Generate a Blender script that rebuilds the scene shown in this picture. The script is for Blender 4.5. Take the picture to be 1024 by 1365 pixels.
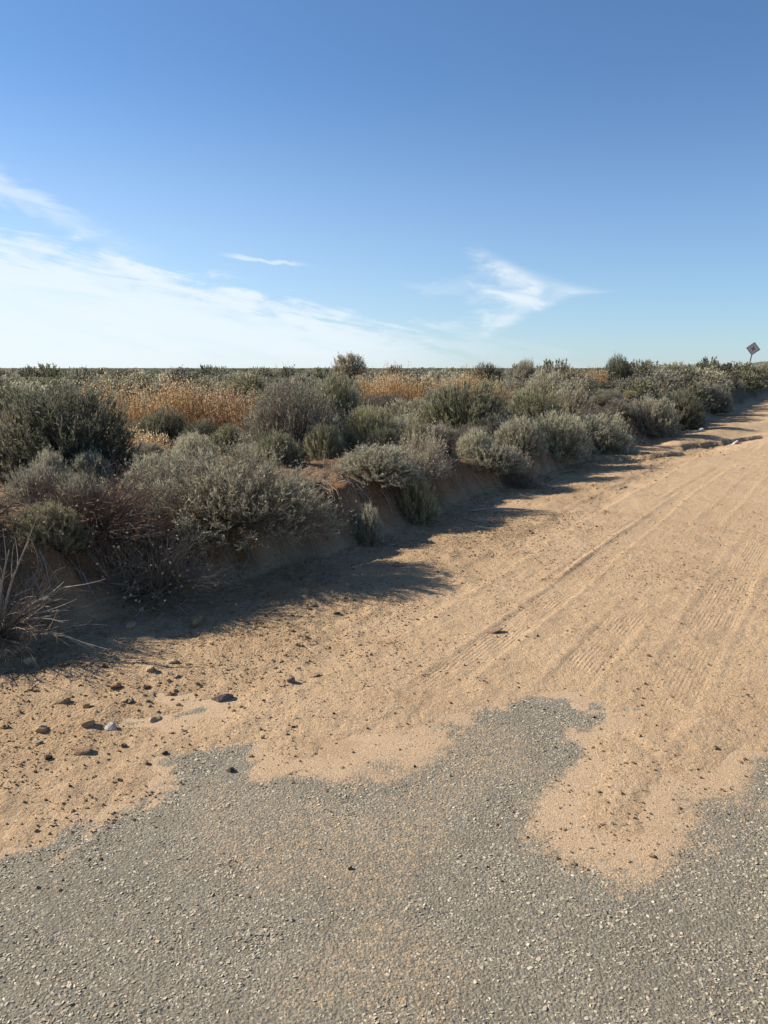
import bpy, math, random
import numpy as np
from mathutils import Vector, Matrix, Euler

for o in list(bpy.data.objects):
    bpy.data.objects.remove(o, do_unlink=True)
sc = bpy.context.scene
COL = sc.collection
R = math.radians

# ------------------------------------------------------------------ camera
cam_d = bpy.data.cameras.new('camera')
cam_d.sensor_fit = 'VERTICAL'
cam_d.sensor_height = 36.0
cam_d.lens = 36.0 * 1031.0 / 1365.0
cam_d.clip_start = 0.05
cam_d.clip_end = 20000
cam = bpy.data.objects.new('camera', cam_d)
COL.objects.link(cam)
cam.location = (0, 0, 1.6)
cam.rotation_euler = (R(90) - math.atan(192.0 / 1031.0), 0, 0)
sc.camera = cam

# ------------------------------------------------------------------ light
SUN_AZ = R(-71)          # clockwise from +Y (the way the camera looks)
SUN_EL = R(31)
sd = Vector((math.sin(SUN_AZ) * math.cos(SUN_EL), math.cos(SUN_AZ) * math.cos(SUN_EL), math.sin(SUN_EL)))
sun_d = bpy.data.lights.new('sun', 'SUN')
sun_d.energy = 4.6
sun_d.angle = R(0.5)
sun_d.color = (1.0, 0.90, 0.76)
sun = bpy.data.objects.new('sun', sun_d)
COL.objects.link(sun)
sun.rotation_euler = sd.to_track_quat('Z', 'Y').to_euler()

sc.view_settings.view_transform = 'Standard'
sc.view_settings.look = 'None'
sc.view_settings.exposure = 0.95
sc.view_settings.gamma = 1.0
sc.view_settings.use_curve_mapping = False
try:
    sc.cycles.max_bounces = 6
    sc.cycles.diffuse_bounces = 3
    sc.cycles.transparent_max_bounces = 6
except Exception:
    pass


class NT:
    """tiny helper to write node trees"""
    def __init__(s, tree):
        s.t = tree
        tree.nodes.clear()

    def n(s, typ, **kw):
        nd = s.t.nodes.new(typ)
        for k, v in kw.items():
            setattr(nd, k, v)
        return nd

    def put(s, sock, v):
        if isinstance(v, bpy.types.NodeSocket):
            s.t.links.new(v, sock)
        elif v is not None:
            if isinstance(v, (tuple, list)) and sock.type == 'RGBA' and len(v) == 3:
                v = (*v, 1)
            sock.default_value = v

    def m(s, op, a, b=None, c=None, clamp=False):
        nd = s.n('ShaderNodeMath', operation=op, use_clamp=clamp)
        for i, v in enumerate((a, b, c)):
            s.put(nd.inputs[i], v)
        return nd.outputs[0]

    def vm(s, op, a, b=None):
        nd = s.n('ShaderNodeVectorMath', operation=op)
        s.put(nd.inputs[0], a)
        s.put(nd.inputs[1], b)
        return nd.outputs['Value'] if op in ('DOT_PRODUCT', 'LENGTH') else nd.outputs[0]

    def ss(s, x, a, b, lo=0.0, hi=1.0):
        nd = s.n('ShaderNodeMapRange', interpolation_type='SMOOTHSTEP')
        for i, v in enumerate((x, a, b, lo, hi)):
            s.put(nd.inputs[i], v)
        return nd.outputs[0]

    def mix(s, f, a, b, blend='MIX'):
        nd = s.n('ShaderNodeMix', data_type='RGBA', blend_type=blend)
        s.put(nd.inputs[0], f)
        s.put(nd.inputs[6], a)
        s.put(nd.inputs[7], b)
        return nd.outputs[2]

    def noise(s, vec, scale, detail=3, rough=0.55, dist=0.0, color=False):
        nd = s.n('ShaderNodeTexNoise')
        s.put(nd.inputs['Vector'], vec)
        nd.inputs['Scale'].default_value = scale
        nd.inputs['Detail'].default_value = detail
        nd.inputs['Roughness'].default_value = rough
        nd.inputs['Distortion'].default_value = dist
        return nd.outputs['Color' if color else 'Fac']

    def voro(s, vec, scale, feature='F1', out='Color'):
        nd = s.n('ShaderNodeTexVoronoi', feature=feature)
        s.put(nd.inputs['Vector'], vec)
        nd.inputs['Scale'].default_value = scale
        return nd.outputs[out]

    def ramp(s, f, stops):
        nd = s.n('ShaderNodeValToRGB')
        el = nd.color_ramp.elements
        while len(el) < len(stops):
            el.new(0.5)
        for e, (p, c) in zip(el, stops):
            e.position = p
            e.color = (*c, 1)
        s.put(nd.inputs[0], f)
        return nd.outputs[0]

    def xyz(s, v):
        nd = s.n('ShaderNodeSeparateXYZ')
        s.put(nd.inputs[0], v)
        return nd.outputs[0], nd.outputs[1], nd.outputs[2]

    def comb(s, x, y, z):
        nd = s.n('ShaderNodeCombineXYZ')
        for i, v in enumerate((x, y, z)):
            s.put(nd.inputs[i], v)
        return nd.outputs[0]

    def attr(s, name, out='Fac'):
        return s.n('ShaderNodeAttribute', attribute_name=name).outputs[out]

    def bump(s, h, strength, dist, normal=None):
        nd = s.n('ShaderNodeBump')
        s.put(nd.inputs['Height'], h)
        nd.inputs['Strength'].default_value = strength
        nd.inputs['Distance'].default_value = dist
        s.put(nd.inputs['Normal'], normal)
        return nd.outputs[0]


# ------------------------------------------------------------------ sky
world = bpy.data.worlds.new('World')
sc.world = world
world.use_nodes = True
w = NT(world.node_tree)
sky = w.n('ShaderNodeTexSky')
sky.sky_type = 'NISHITA'
sky.sun_disc = False
sky.sun_elevation = SUN_EL
sky.sun_rotation = SUN_AZ
sky.altitude = 800
sky.air_density = 1.0
sky.dust_density = 0.3
sky.ozone_density = 4.0
dirv = w.n('ShaderNodeTexCoord').outputs['Generated']
dx, dy, dz = w.xyz(w.vm('NORMALIZE', dirv))
az = w.m('MULTIPLY', w.m('ARCTAN2', dx, dy), 57.2958)
el = w.m('MULTIPLY', w.m('ARCSINE', dz), 57.2958)
# streaky cirrus fields, in degrees of azimuth and elevation, tilted like the wisps
u1 = w.m('ADD', w.m('MULTIPLY', az, 0.10), w.m('MULTIPLY', el, 0.10))
v1 = w.m('ADD', w.m('MULTIPLY', el, 0.55), w.m('MULTIPLY', az, 0.09))
n1 = w.noise(w.comb(u1, v1, 0.0), 1.6, 6, 0.6, 0.6)
n2 = w.noise(w.comb(w.m('MULTIPLY', az, 0.25), w.m('MULTIPLY', el, 0.6), 3.0), 1.2, 5, 0.6, 0.4)
n1c = w.m('SUBTRACT', n1, 0.5)
n2c = w.m('SUBTRACT', n2, 0.5)
azl = w.m('MINIMUM', w.m('MAXIMUM', az, -70.0), 40.0)
# A: veil hanging over the left horizon, its top falling towards the right
topA = w.m('SUBTRACT', 3.9, w.m('MULTIPLY', azl, 0.205))
dA = w.m('ADD', w.m('SUBTRACT', topA, el), w.m('ADD', w.m('MULTIPLY', n1c, 8.0), w.m('MULTIPLY', n2c, 4.5)))
mA = w.m('MULTIPLY', w.ss(dA, -0.1, 2.0), w.ss(el, -1.0, 1.5, 0.75, 1.0))
mA = w.m('MULTIPLY', mA, w.ss(n1, 0.25, 0.62, 0.55, 0.82))
mA = w.m('MULTIPLY', mA, w.ss(az, -5.0, 10.0, 1.0, 0.15))
# B: wisp higher up at the left
cB = w.m('SUBTRACT', 11.5, w.m('MULTIPLY', w.m('ADD', az, 26.0), 0.42))
dB = w.m('ABSOLUTE', w.m('ADD', w.m('SUBTRACT', el, cB), w.m('MULTIPLY', n2c, 3.0)))
mB = w.m('MULTIPLY', w.ss(dB, 0.1, 1.3, 1.0, 0.0), w.ss(az, -24.0, -14.0, 0.55, 0.0))
mB = w.m('MULTIPLY', mB, w.ss(n1, 0.3, 0.6, 0.25, 1.0))
# C: short thin streak
cC = w.m('SUBTRACT', 7.35, w.m('MULTIPLY', w.m('ADD', az, 8.0), 0.09))
dC = w.m('ABSOLUTE', w.m('ADD', w.m('SUBTRACT', el, cC), w.m('MULTIPLY', n2c, 1.0)))
mC = w.m('MULTIPLY', w.ss(dC, 0.01, 0.2, 0.6, 0.0),
         w.m('MULTIPLY', w.ss(az, -11.8, -10.0), w.ss(az, -7.5, -4.8, 1.0, 0.0)))
# D: feather pointing right
n3 = w.noise(w.comb(w.m('MULTIPLY', w.m('ADD', az, w.m('MULTIPLY', el, 0.6)), 0.35), w.m('MULTIPLY', el, 0.9), 7.0), 1.0, 6, 0.55, 0.5)
n3c = w.m('SUBTRACT', n3, 0.5)
gap_ = w.m('MAXIMUM', w.m('SUBTRACT', 18.6, az), 0.0)
half = w.m('MULTIPLY', w.m('MULTIPLY', gap_, gap_), 0.026)
cD = w.m('ADD', 5.1, w.m('MULTIPLY', w.m('SUBTRACT', az, 10.0), 0.02))
dD = w.m('SUBTRACT', half, w.m('ABSOLUTE', w.m('ADD', w.m('SUBTRACT', el, cD), w.m('MULTIPLY', n3c, 0.9))))
mD = w.m('MULTIPLY', w.ss(dD, 0.0, 0.9),
         w.m('MULTIPLY', w.ss(w.m('ADD', az, w.m('MULTIPLY', n3c, 6.0)), 5.6, 9.4), w.ss(az, 16.2, 18.4, 1.0, 0.0)))
mD = w.m('MULTIPLY', mD, w.ss(n3, 0.30, 0.66, 0.2, 0.8))
# E: faint flakes left of the feather
dE = w.m('ABSOLUTE', w.m('ADD', w.m('SUBTRACT', el, 5.6), w.m('MULTIPLY', n2c, 4.0)))
mE = w.m('MULTIPLY', w.ss(dE, 0.1, 0.9, 0.16, 0.0), w.m('MULTIPLY', w.ss(az, 0.5, 3.0), w.ss(az, 5.0, 8.0, 1.0, 0.0)))
inv = None
for mk in (mA, mB, mC, mD, mE):
    k = w.m('SUBTRACT', 1.0, mk, clamp=True)
    inv = k if inv is None else w.m('MULTIPLY', inv, k)
cover = w.m('SUBTRACT', 1.0, inv, clamp=True)
skyt = w.mix(1.0, sky.outputs[0], (0.63, 0.745, 0.83), 'MULTIPLY')
hz_f = w.m('MULTIPLY', w.ss(el, -2.0, 20.0, 1.0, 0.0), w.ss(az, -70.0, 35.0, 0.75, 0.30))
hazy = w.mix(hz_f, skyt, w.mix(w.ss(az, -40.0, 30.0), (4.7, 5.45, 6.0), (3.0, 3.85, 5.2)))
skyc = w.mix(cover, hazy, (5.2, 5.65, 6.0))
bg = w.n('ShaderNodeBackground')
w.put(bg.inputs[0], skyc)
bg.inputs[1].default_value = 0.088
wo = w.n('ShaderNodeOutputWorld')
w.put(wo.inputs[0], bg.outputs[0])
# ------------------------------------------------------------------ terrain (numpy)
def _hash(ix, iy, seed):
    h = (ix.astype(np.int64) * 374761393 + iy.astype(np.int64) * 668265263 + seed * 982451653) & 0x7fffffff
    h = ((h ^ (h >> 13)) * 1274126177) & 0x7fffffff
    h = (h ^ (h >> 16)) & 0xffffff
    return h / float(0xffffff)


def vnoise(x, y, seed=0):
    ix = np.floor(x); iy = np.floor(y)
    fx = x - ix; fy = y - iy
    fx = fx * fx * fx * (fx * (fx * 6 - 15) + 10)
    fy = fy * fy * fy * (fy * (fy * 6 - 15) + 10)
    a = _hash(ix, iy, seed); b = _hash(ix + 1, iy, seed)
    c = _hash(ix, iy + 1, seed); d = _hash(ix + 1, iy + 1, seed)
    return (a + (b - a) * fx) * (1 - fy) + (c + (d - c) * fx) * fy


def fbm(x, y, scale, octaves=4, seed=0, gain=0.5):
    v = 0; amp = 1.0; tot = 0; f = 1.0 / scale
    ca, sa = math.cos(0.6), math.sin(0.6)
    for i in range(octaves):
        v = v + amp * (vnoise(x * f + 17.3 * i, y * f - 9.1 * i, seed + i) - 0.5)
        tot += amp
        amp *= gain
        f *= 2.03
        x, y = x * ca - y * sa, x * sa + y * ca
    return v / tot * 2          # about -1..1


def sstep(x, a, b):
    t = np.clip((x - a) / (b - a), 0, 1)
    return t * t * (3 - 2 * t)


RTH = math.radians(31.0)                # the dirt road runs 31 degrees right of +Y
RD = (math.sin(RTH), math.cos(RTH))
RN = (-math.cos(RTH), math.sin(RTH))


def road_st(x, y):
    return x * RD[0] + y * RD[1], x * RN[0] + y * RN[1]


# outline of the asphalt left bare by the drifted sand (metres)
ASPHALT = [(-1.62, 1.9), (-1.28, 2.33), (-1.15, 2.37), (-1.04, 2.55), (-0.89, 2.75), (-0.93, 2.99), (-0.81, 3.09), (-0.56, 3.11),
           (-0.50, 3.05), (-0.42, 2.95), (-0.28, 2.97), (-0.22, 3.12), (-0.05, 3.2), (0.08, 3.18), (0.17, 3.24), (0.28, 3.36), (0.46, 3.46),
           (0.66, 3.53), (0.88, 3.60), (1.24, 3.44), (1.06, 3.28), (0.86, 3.15), (0.90, 2.98), (0.80, 2.75), (0.70, 2.56), (0.71, 2.47),
           (0.80, 2.43), (0.90, 2.46), (1.00, 2.64), (1.13, 2.86), (1.34, 2.84), (1.5, 3.04), (2.1, 3.0), (3.2, 2.6), (5.5, 1.2),
           (5.5, -5), (-4.5, -5), (-4.2, -1.0), (-2.6, 0.9)]
PATCH = [(-2.3, 2.72), (-1.66, 3.03), (-1.36, 3.13), (-1.18, 3.24), (-0.98, 3.36), (-0.9, 3.44), (-1.12, 3.36), (-1.3, 3.24), (-1.6, 3.17), (-2.4, 2.95)]


def poly_sd(x, y, poly):
    """signed distance, positive outside"""
    d2 = np.full(x.shape, 1e9)
    inside = np.zeros(x.shape, bool)
    n = len(poly)
    for i in range(n):
        ax, ay = poly[i]; bx, by = poly[(i + 1) % n]
        ex, ey = bx - ax, by - ay
        t = np.clip(((x - ax) * ex + (y - ay) * ey) / (ex * ex + ey * ey), 0, 1)
        qx = x - ax - t * ex; qy = y - ay - t * ey
        d2 = np.minimum(d2, qx * qx + qy * qy)
        cond = (ay > y) != (by > y)
        with np.errstate(divide='ignore', invalid='ignore'):
            xc = ax + (y - ay) * ex / (ey if ey != 0 else 1e-9)
        inside ^= cond & (x < xc)
    d = np.sqrt(d2)
    return np.where(inside, -d, d)


def sand_dist(x, y):
    """how far into the sand (positive) or into bare asphalt (negative)"""
    sd = poly_sd(x, y, ASPHALT)
    sd = np.minimum(sd, poly_sd(x, y, PATCH) + 0.03)
    sd = sd + 0.035 * fbm(x, y, 0.22, 4, 11) + 0.025 * fbm(x, y, 0.06, 3, 12)
    # thin drifts left lying on the asphalt
    isl = sstep(fbm(x, y * 1.3, 0.45, 4, 15), 0.34, 0.60) * sstep(sd, -0.55, -0.12)
    return sd + isl * 0.16


def dust_field(x, y):
    """how thickly blown sand covers the asphalt: fades over a few centimetres here, half a metre there"""
    sd = sand_dist(x, y)
    wide = 0.10 + 0.40 * np.exp(-((x + 0.05) / 0.45) ** 2 - ((y - 2.95) / 0.35) ** 2) + 0.40 * np.exp(-((x - 0.75) / 0.35) ** 2 - ((y - 2.4) / 0.5) ** 2) \
        + 0.22 * np.exp(-((x - 1.35) / 0.4) ** 2 - ((y - 2.6) / 0.4) ** 2)
    s, t = road_st(x, y)
    q = sd + 0.08 * fbm(x, y, 0.22, 4, 85) + 0.05 * fbm(x, y, 0.06, 3, 86) + 0.13 * fbm(s * 0.3, t, 0.11, 3, 87)
    d = sstep(q, -wide, 0.04)
    veil = 0.34 * sstep(fbm(x, y * 0.8, 0.5, 5, 82), 0.0, 0.55)
    return np.clip(np.maximum(d, veil), 0, 1)


TRACKS = [(2.42, 0.18, 0.006, 0.9), (1.72, 0.12, 0.005, 1.0), (1.14, 0.13, 0.004, 1.0), (0.62, 0.16, 0.004, 0.9), (-0.25, 0.2, 0.007, 0.9), (-1.1, 0.25, 0.009, 0.8)]


def track_field(s, t, x, y):
    """(height, tread mask) of the tyre tracks"""
    z = 0; tm = 0
    for i, (tc, hw, dep, on) in enumerate(TRACKS):
        wob = tc + 0.10 * fbm(s, s * 0, 5.0, 2, 40 + i)
        q = np.abs(t - wob) / hw
        pres = sstep(fbm(s, t * 0.3, 3.6, 3, 50 + i), -0.4, 0.2) * on
        band = 1 - sstep(q, 0.75, 1.0)
        edge = np.exp(-((q - 1.1) / 0.18) ** 2)
        z = z + pres * (-dep * band + dep * 0.9 * edge)
        tm = np.maximum(tm, band * pres)
    # one sharp rut
    l = t - (1.86 + 0.03 * fbm(s, s * 0, 2.5, 2, 61))
    on = sstep(s, 5.2, 6.0) * (1 - sstep(s, 10.2, 10.6))
    z = z + on * (0.6 + 0.4 * fbm(s, s * 0, 0.5, 3, 62)) * (-0.012 * np.exp(-(l / 0.02) ** 2) + 0.016 * np.exp(-((l + 0.045) / 0.028) ** 2))
    return z, tm


def lipA(x): return np.interp(x, [3.2, 4.1, 4.7, 5.4, 5.8], [13.55, 13.62, 13.5, 14.15, 14.6])
def lipB(x): return np.interp(x, [5.9, 6.2, 6.9, 7.6, 8.15, 9.1, 12, 20], [15.4, 15.9, 16.45, 17.2, 17.75, 18.4, 20.0, 23.0])


def bank_foot(s):
    return 3.93 + 0.16 * fbm(s, s * 0, 3.2, 3, 5) + 0.10 * fbm(s, s * 0, 0.7, 3, 6)


def height(x, y, fine=True):
    x = np.asarray(x, float); y = np.asarray(y, float)
    s, t = road_st(x, y)
    r = np.hypot(x, y)
    # --- road side
    zr = 0.010 * fbm(x, y, 1.6, 4, 1) * sstep(r, 2.0, 5.0) + 0.02 * fbm(x, y, 6, 3, 2) * sstep(r, 4, 9)
    zr = zr - 0.05 * np.exp(-((t - 3.55) / 0.45) ** 2) * sstep(s, 1.0, 4.0)      # shallow gutter at the foot of the bank
    zr = zr + 0.6 * sstep(s, 24, 70)
    tz, _ = track_field(s, t, x, y)
    zr = zr + tz * sstep(r, 3.2, 4.2)
    # ridges of ploughed-up soil and crumbs on the shoulder
    sh = sstep(t, 1.9, 2.6) * (1 - sstep(t, 3.6, 4.1))
    zr = zr + sh * (0.022 * fbm(x, y, 0.28, 4, 21, 0.6) + 0.014 * np.maximum(0, fbm(x, y, 0.09, 2, 22)))
    zr = zr + (0.007 * fbm(x, y, 0.12, 3, 23) + 0.012 * fbm(x, y, 0.45, 4, 24)) * sstep(r, 3.3, 4.5)
    # washed-out lips across the far road
    dA = y - lipA(x) + 0.22 * fbm(x, y, 0.45, 4, 31, 0.6)
    zr = zr + 0.085 * sstep(dA, -0.02, 0.07) * np.exp(-np.maximum(dA, 0) / 2.5) * sstep(x, 2.6, 3.6) * (1 - sstep(x, 5.5, 5.8))
    dB = y - lipB(x) + 0.26 * fbm(x, y, 0.5, 4, 32, 0.6)
    zr = zr + 0.095 * sstep(dB, -0.02, 0.09) * np.exp(-np.maximum(dB, 0) / 6.0) * sstep(x, 5.9, 6.3)
    g = np.exp(-(((x - 5.0) * 0.77 - (y - 14.0) * 0.63) / 0.45) ** 2) * sstep(y, 13.5, 15) * (1 - sstep(y, 21, 25))
    zr = zr - 0.10 * g
    # sand lies over the asphalt sheet (z = 0) or leaves it bare
    near = r < 7
    zs = np.zeros_like(x) + 0.02
    if near.any():
        d = sand_dist(x[near], y[near])
        zz = -0.011 + 0.017 * sstep(d, -0.10, 0.09) + 0.018 * sstep(d, 0.02, 0.6) + 0.0035 * fbm(x[near], y[near], 0.05, 3, 13)
        zs[near] = zz
    zr = zr * 0.9 + zs
    # --- bank and the desert flat behind it
    foot = bank_foot(s)
    top = 0.45 + 0.50 * sstep(s, 8, 24) - 0.08 * sstep(2.5 - s, 0, 6)
    wid = 0.42 + 0.22 * fbm(s, s * 0, 2.3, 2, 7) + 0.35 * sstep(6.2 - s, 1.0, 3.0) + 0.7 * sstep(s, 9, 16)
    q = np.clip((t - foot) / wid, 0, 1)
    prof = q ** 0.75 * 0.55 + sstep(q, 0.05, 0.6) * 0.45
    hum = 0.16 * fbm(x, y, 2.6, 4, 8) + 0.06 * fbm(x, y, 0.7, 3, 9)
    flat = 0.38 + 0.15 * fbm(x, y, 18, 3, 10) + 0.25 * sstep(x, 0, 25) * sstep(y, 8, 30)
    k = sstep(t, 7.5, 20)
    zt = (top + hum) * (1 - k) + (flat + hum * 0.8) * k
    zt = zt + 0.075 * fbm(x, y, 0.28, 5, 14, 0.62) * sstep(q, 0.0, 0.2) * (r < 40)
    rill = fbm(s, t * 0.25, 0.32, 4, 16, 0.6)
    prof = np.clip(prof + 0.38 * rill * sstep(q, 0.02, 0.3) * (1 - sstep(q, 0.55, 1.0)), 0, 1)
    z = zr + (zt - zr) * prof
    # far land levels off
    far = sstep(r, 60, 160)
    z = z * (1 - far) + far * (0.40 + 0.25 * fbm(x, y, 90, 3, 18))
    return z
# kind, x, y, width, height, label of the shrubs that can be told apart
SHRUBS = [
    ('green', -3.57, 8.59, 1.46, 0.98, 'big dark green shrub at the left edge on the bank, the tallest there', 'the big dark green left-edge shrub'),
    ('stalky', -4.07, 8.43, 0.71, 0.80, 'straw-coloured stalky shrub in front of the big dark green shrub at the left edge', 'the straw-coloured stalky shrub'),
    ('green', -3.46, 12.00, 1.07, 0.64, 'round mid-green shrub in front of the long rust-orange weed patch', 'the round mid-green shrub'),
    ('green', -2.74, 11.57, 0.67, 0.44, 'small low green shrub at the right shoulder of the round mid-green one', 'the low green neighbour shrub'),
    ('big', -1.25, 6.14, 1.59, 0.60, 'wide grey-green brush spilling over the cut bank above the longest shadow', 'the wide spilling brush'),
    ('grey', -1.20, 10.37, 1.61, 1.08, 'large dark grey twiggy shrub in the middle, right of the rust-orange weeds', 'the large dark grey twiggy shrub'),
    ('pale', -0.15, 10.62, 0.89, 0.58, 'round yellow-green shrub at the right foot of the large dark grey one', 'the round yellow-green shrub'),
    ('green', -0.88, 14.00, 0.95, 1.01, 'olive shrub directly behind the large dark grey twiggy one', 'the olive shrub'),
    ('twiggy', 0.41, 8.79, 0.84, 0.55, 'open pale twiggy shrub with bleached tips on top of the bank', 'the open pale twiggy shrub'),
    ('sage', -0.08, 8.22, 0.95, 0.34, 'low silvery brush on the bank lip right of the wide spilling brush', 'the low silvery lip brush'),
    ('sage', -0.17, 7.07, 0.32, 0.38, 'small silvery tuft clinging to the cut face of the bank', 'the silvery tuft on the cut face'),
    ('pale', 0.35, 8.13, 0.50, 0.46, 'small yellow-green tuft on the bank slope beside silvery brush', 'the yellow-green slope tuft'),
    ('green', 1.32, 12.89, 1.65, 1.04, 'large domed grey-green shrub right of centre behind the pale twiggy one', 'the large domed shrub'),
    ('sage', 2.00, 11.57, 0.83, 0.56, 'silver-grey brush at the right flank of the large domed shrub', 'the silver-grey flank brush'),
    ('sage', 2.80, 12.78, 1.22, 0.73, 'fuzzy grey brush on the bank slope with long shadow fingers below it', 'the fuzzy grey slope brush'),
    ('sage', 4.00, 14.53, 1.38, 0.72, 'fuzzy grey-green brush at the foot of the bank beside the wash', 'the fuzzy brush by the wash'),
    ('sage', -2.20, 5.55, 0.41, 0.34, 'small bright silvery tuft in front of the big dark green shrub', 'the small bright silvery tuft'),
    ('pale', -2.22, 5.03, 0.61, 0.29, 'low pale sage mat on the shaded slope at the left edge', 'the low pale sage mat'),
    ('sage', -3.30, 7.54, 0.44, 0.44, 'grey-green sprig clump growing under the big dark green shrub', 'the grey-green sprig clump'),
    ('grey', 0.06, 15.50, 0.99, 0.54, 'dark grey shrub between the yellow-green shrub and the orange weeds', 'the small dark grey shrub'),
    ('sage', 1.46, 10.43, 0.88, 0.34, 'low dry-grey brush lying along the bank lip below the domed shrub', 'the low dry-grey lip brush'),
    ('twiggy', 1.85, 10.64, 0.69, 0.47, 'thin bleached brush at the edge of the bank near the shadow fingers', 'the thin bleached edge brush'),
    ('sage', 1.30, 16.00, 1.30, 0.44, 'silver shrub behind the large domed one and before the orange weeds', 'the middle-distance silver shrub'),
    ('green', 7.74, 26.00, 1.20, 1.07, 'dark green dome standing highest on the skyline at the right', 'the dark green skyline dome'),
    ('sage', 4.50, 25.00, 1.05, 0.99, 'grey-olive shrub breaking the skyline right of centre', 'the grey-olive skyline shrub'),
    ('green', 3.57, 27.00, 1.29, 0.93, 'rounded brown-green shrub on the skyline beside the orange weeds', 'the brown-green skyline shrub'),
    ('green', -7.13, 15.00, 1.10, 0.85, 'dull green shrub beyond the left edge shrub, cut by the frame', 'the dull green frame-edge shrub'),
    ('sage', -2.06, 7.05, 0.69, 0.48, 'bluish grey brush at the left shoulder of the wide spilling brush', 'the bluish grey shoulder brush'),
    ('green', -3.51, 20.00, 1.43, 1.05, 'dull green shrub behind the rust-orange weeds', 'the dull green background shrub'),
    ('sage', 1.22, 10.58, 0.58, 0.46, 'small grey brush tucked under the right of the domed shrub', 'the small tucked-in grey brush'),
    ('sage', 6.22, 18.05, 1.40, 0.91, 'grey brush on the far bank above the wash, its foot in the gutter', 'the grey brush above the far wash'),
    ('green', 7.73, 20.38, 1.30, 1.07, 'dark shrub on the far bank foot behind the wash', 'the dark shrub behind the far wash'),
    ('sage', 11.09, 26.27, 1.32, 0.96, 'silvery shrub at the far road edge left of the leaning sign', 'the silvery far road-edge shrub'),
]
# ------------------------------------------------------------------ object helpers
def mat(name):
    m = bpy.data.materials.new(name)
    m.use_nodes = True
    return m, NT(m.node_tree)


def finish(nt, color, rough=0.9, normal=None, spec=0.2, transl=None, transl_col=None):
    p = nt.n('ShaderNodeBsdfPrincipled')
    nt.put(p.inputs['Base Color'], color)
    nt.put(p.inputs['Roughness'], rough)
    p.inputs['Specular IOR Level'].default_value = spec
    nt.put(p.inputs['Normal'], normal)
    o = nt.n('ShaderNodeOutputMaterial')
    sh = p.outputs[0]
    if transl:
        tb = nt.n('ShaderNodeBsdfTranslucent')
        nt.put(tb.inputs[0], transl_col if transl_col is not None else color)
        mx = nt.n('ShaderNodeMixShader')
        mx.inputs[0].default_value = transl
        nt.t.links.new(sh, mx.inputs[1])
        nt.t.links.new(tb.outputs[0], mx.inputs[2])
        sh = mx.outputs[0]
    nt.t.links.new(sh, o.inputs[0])


def mesh_np(name, verts, faces, mats=(), smooth=False, midx=None, attrs=None):
    """mesh from numpy arrays; faces is an (n,k) int array or a list of such arrays"""
    if not isinstance(faces, list):
        faces = [faces]
    faces = [np.asarray(f, np.int32) for f in faces if len(f)]
    me = bpy.data.meshes.new(name)
    verts = np.asarray(verts, np.float32)
    me.vertices.add(len(verts))
    me.vertices.foreach_set('co', verts.ravel())
    loops = np.concatenate([f.ravel() for f in faces])
    counts = np.concatenate([np.full(len(f), f.shape[1], np.int32) for f in faces])
    starts = np.concatenate([[0], np.cumsum(counts)[:-1]]).astype(np.int32)
    me.loops.add(len(loops))
    me.loops.foreach_set('vertex_index', loops)
    me.polygons.add(len(counts))
    me.polygons.foreach_set('loop_start', starts)
    if midx is not None:
        me.polygons.foreach_set('material_index', np.asarray(midx, np.int32))
    me.polygons.foreach_set('use_smooth', np.full(len(counts), bool(smooth)))
    for k, v in (attrs or {}).items():
        a = me.attributes.new(k, 'FLOAT', 'POINT')
        a.data.foreach_set('value', np.asarray(v, np.float32))
    for m in mats:
        me.materials.append(m)
    me.update(calc_edges=True)
    return me


def link(name, data, parent=None, loc=(0, 0, 0), rot=(0, 0, 0), scale=(1, 1, 1)):
    o = bpy.data.objects.new(name, data)
    COL.objects.link(o)
    o.location = loc
    o.rotation_euler = rot
    o.scale = scale
    if parent is not None:
        o.parent = parent
    return o


def tag(o, label=None, cat=None, group=None, kind=None):
    if label: o['label'] = label
    if cat: o['category'] = cat
    if group: o['group'] = group
    if kind: o['kind'] = kind
    return o


def gz(x, y):
    return float(height(np.array([x], float), np.array([y], float))[0])


# ------------------------------------------------------------------ ground materials
def sand_colour(nt, P):
    big = nt.noise(P, 0.9, 5, 0.6)
    med = nt.noise(P, 5.0, 5, 0.65)
    gx, gy, _ = nt.xyz(nt.voro(P, 210.0))
    sand = nt.mix(nt.ss(big, 0.35, 0.65), (0.545, 0.392, 0.242), (0.50, 0.352, 0.212))
    sand = nt.mix(nt.ss(med, 0.52, 0.72, 0, 0.55), sand, (0.57, 0.425, 0.275))
    sand = nt.mix(nt.ss(nt.noise(P, 2.2, 4, 0.6), 0.55, 0.72, 0, 0.5), sand, (0.335, 0.205, 0.105))
    sand = nt.mix(nt.ss(nt.noise(P, 110.0, 4, 0.8), 0.42, 0.62, 0.0, 0.6), sand, (0.33, 0.215, 0.115))
    sand = nt.mix(nt.ss(gx, 0.86, 0.95, 0, 0.55), sand, (0.20, 0.13, 0.08))
    sand = nt.mix(nt.ss(gy, 0.84, 0.94, 0, 0.65), sand, (0.58, 0.48, 0.34))
    return sand


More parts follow.
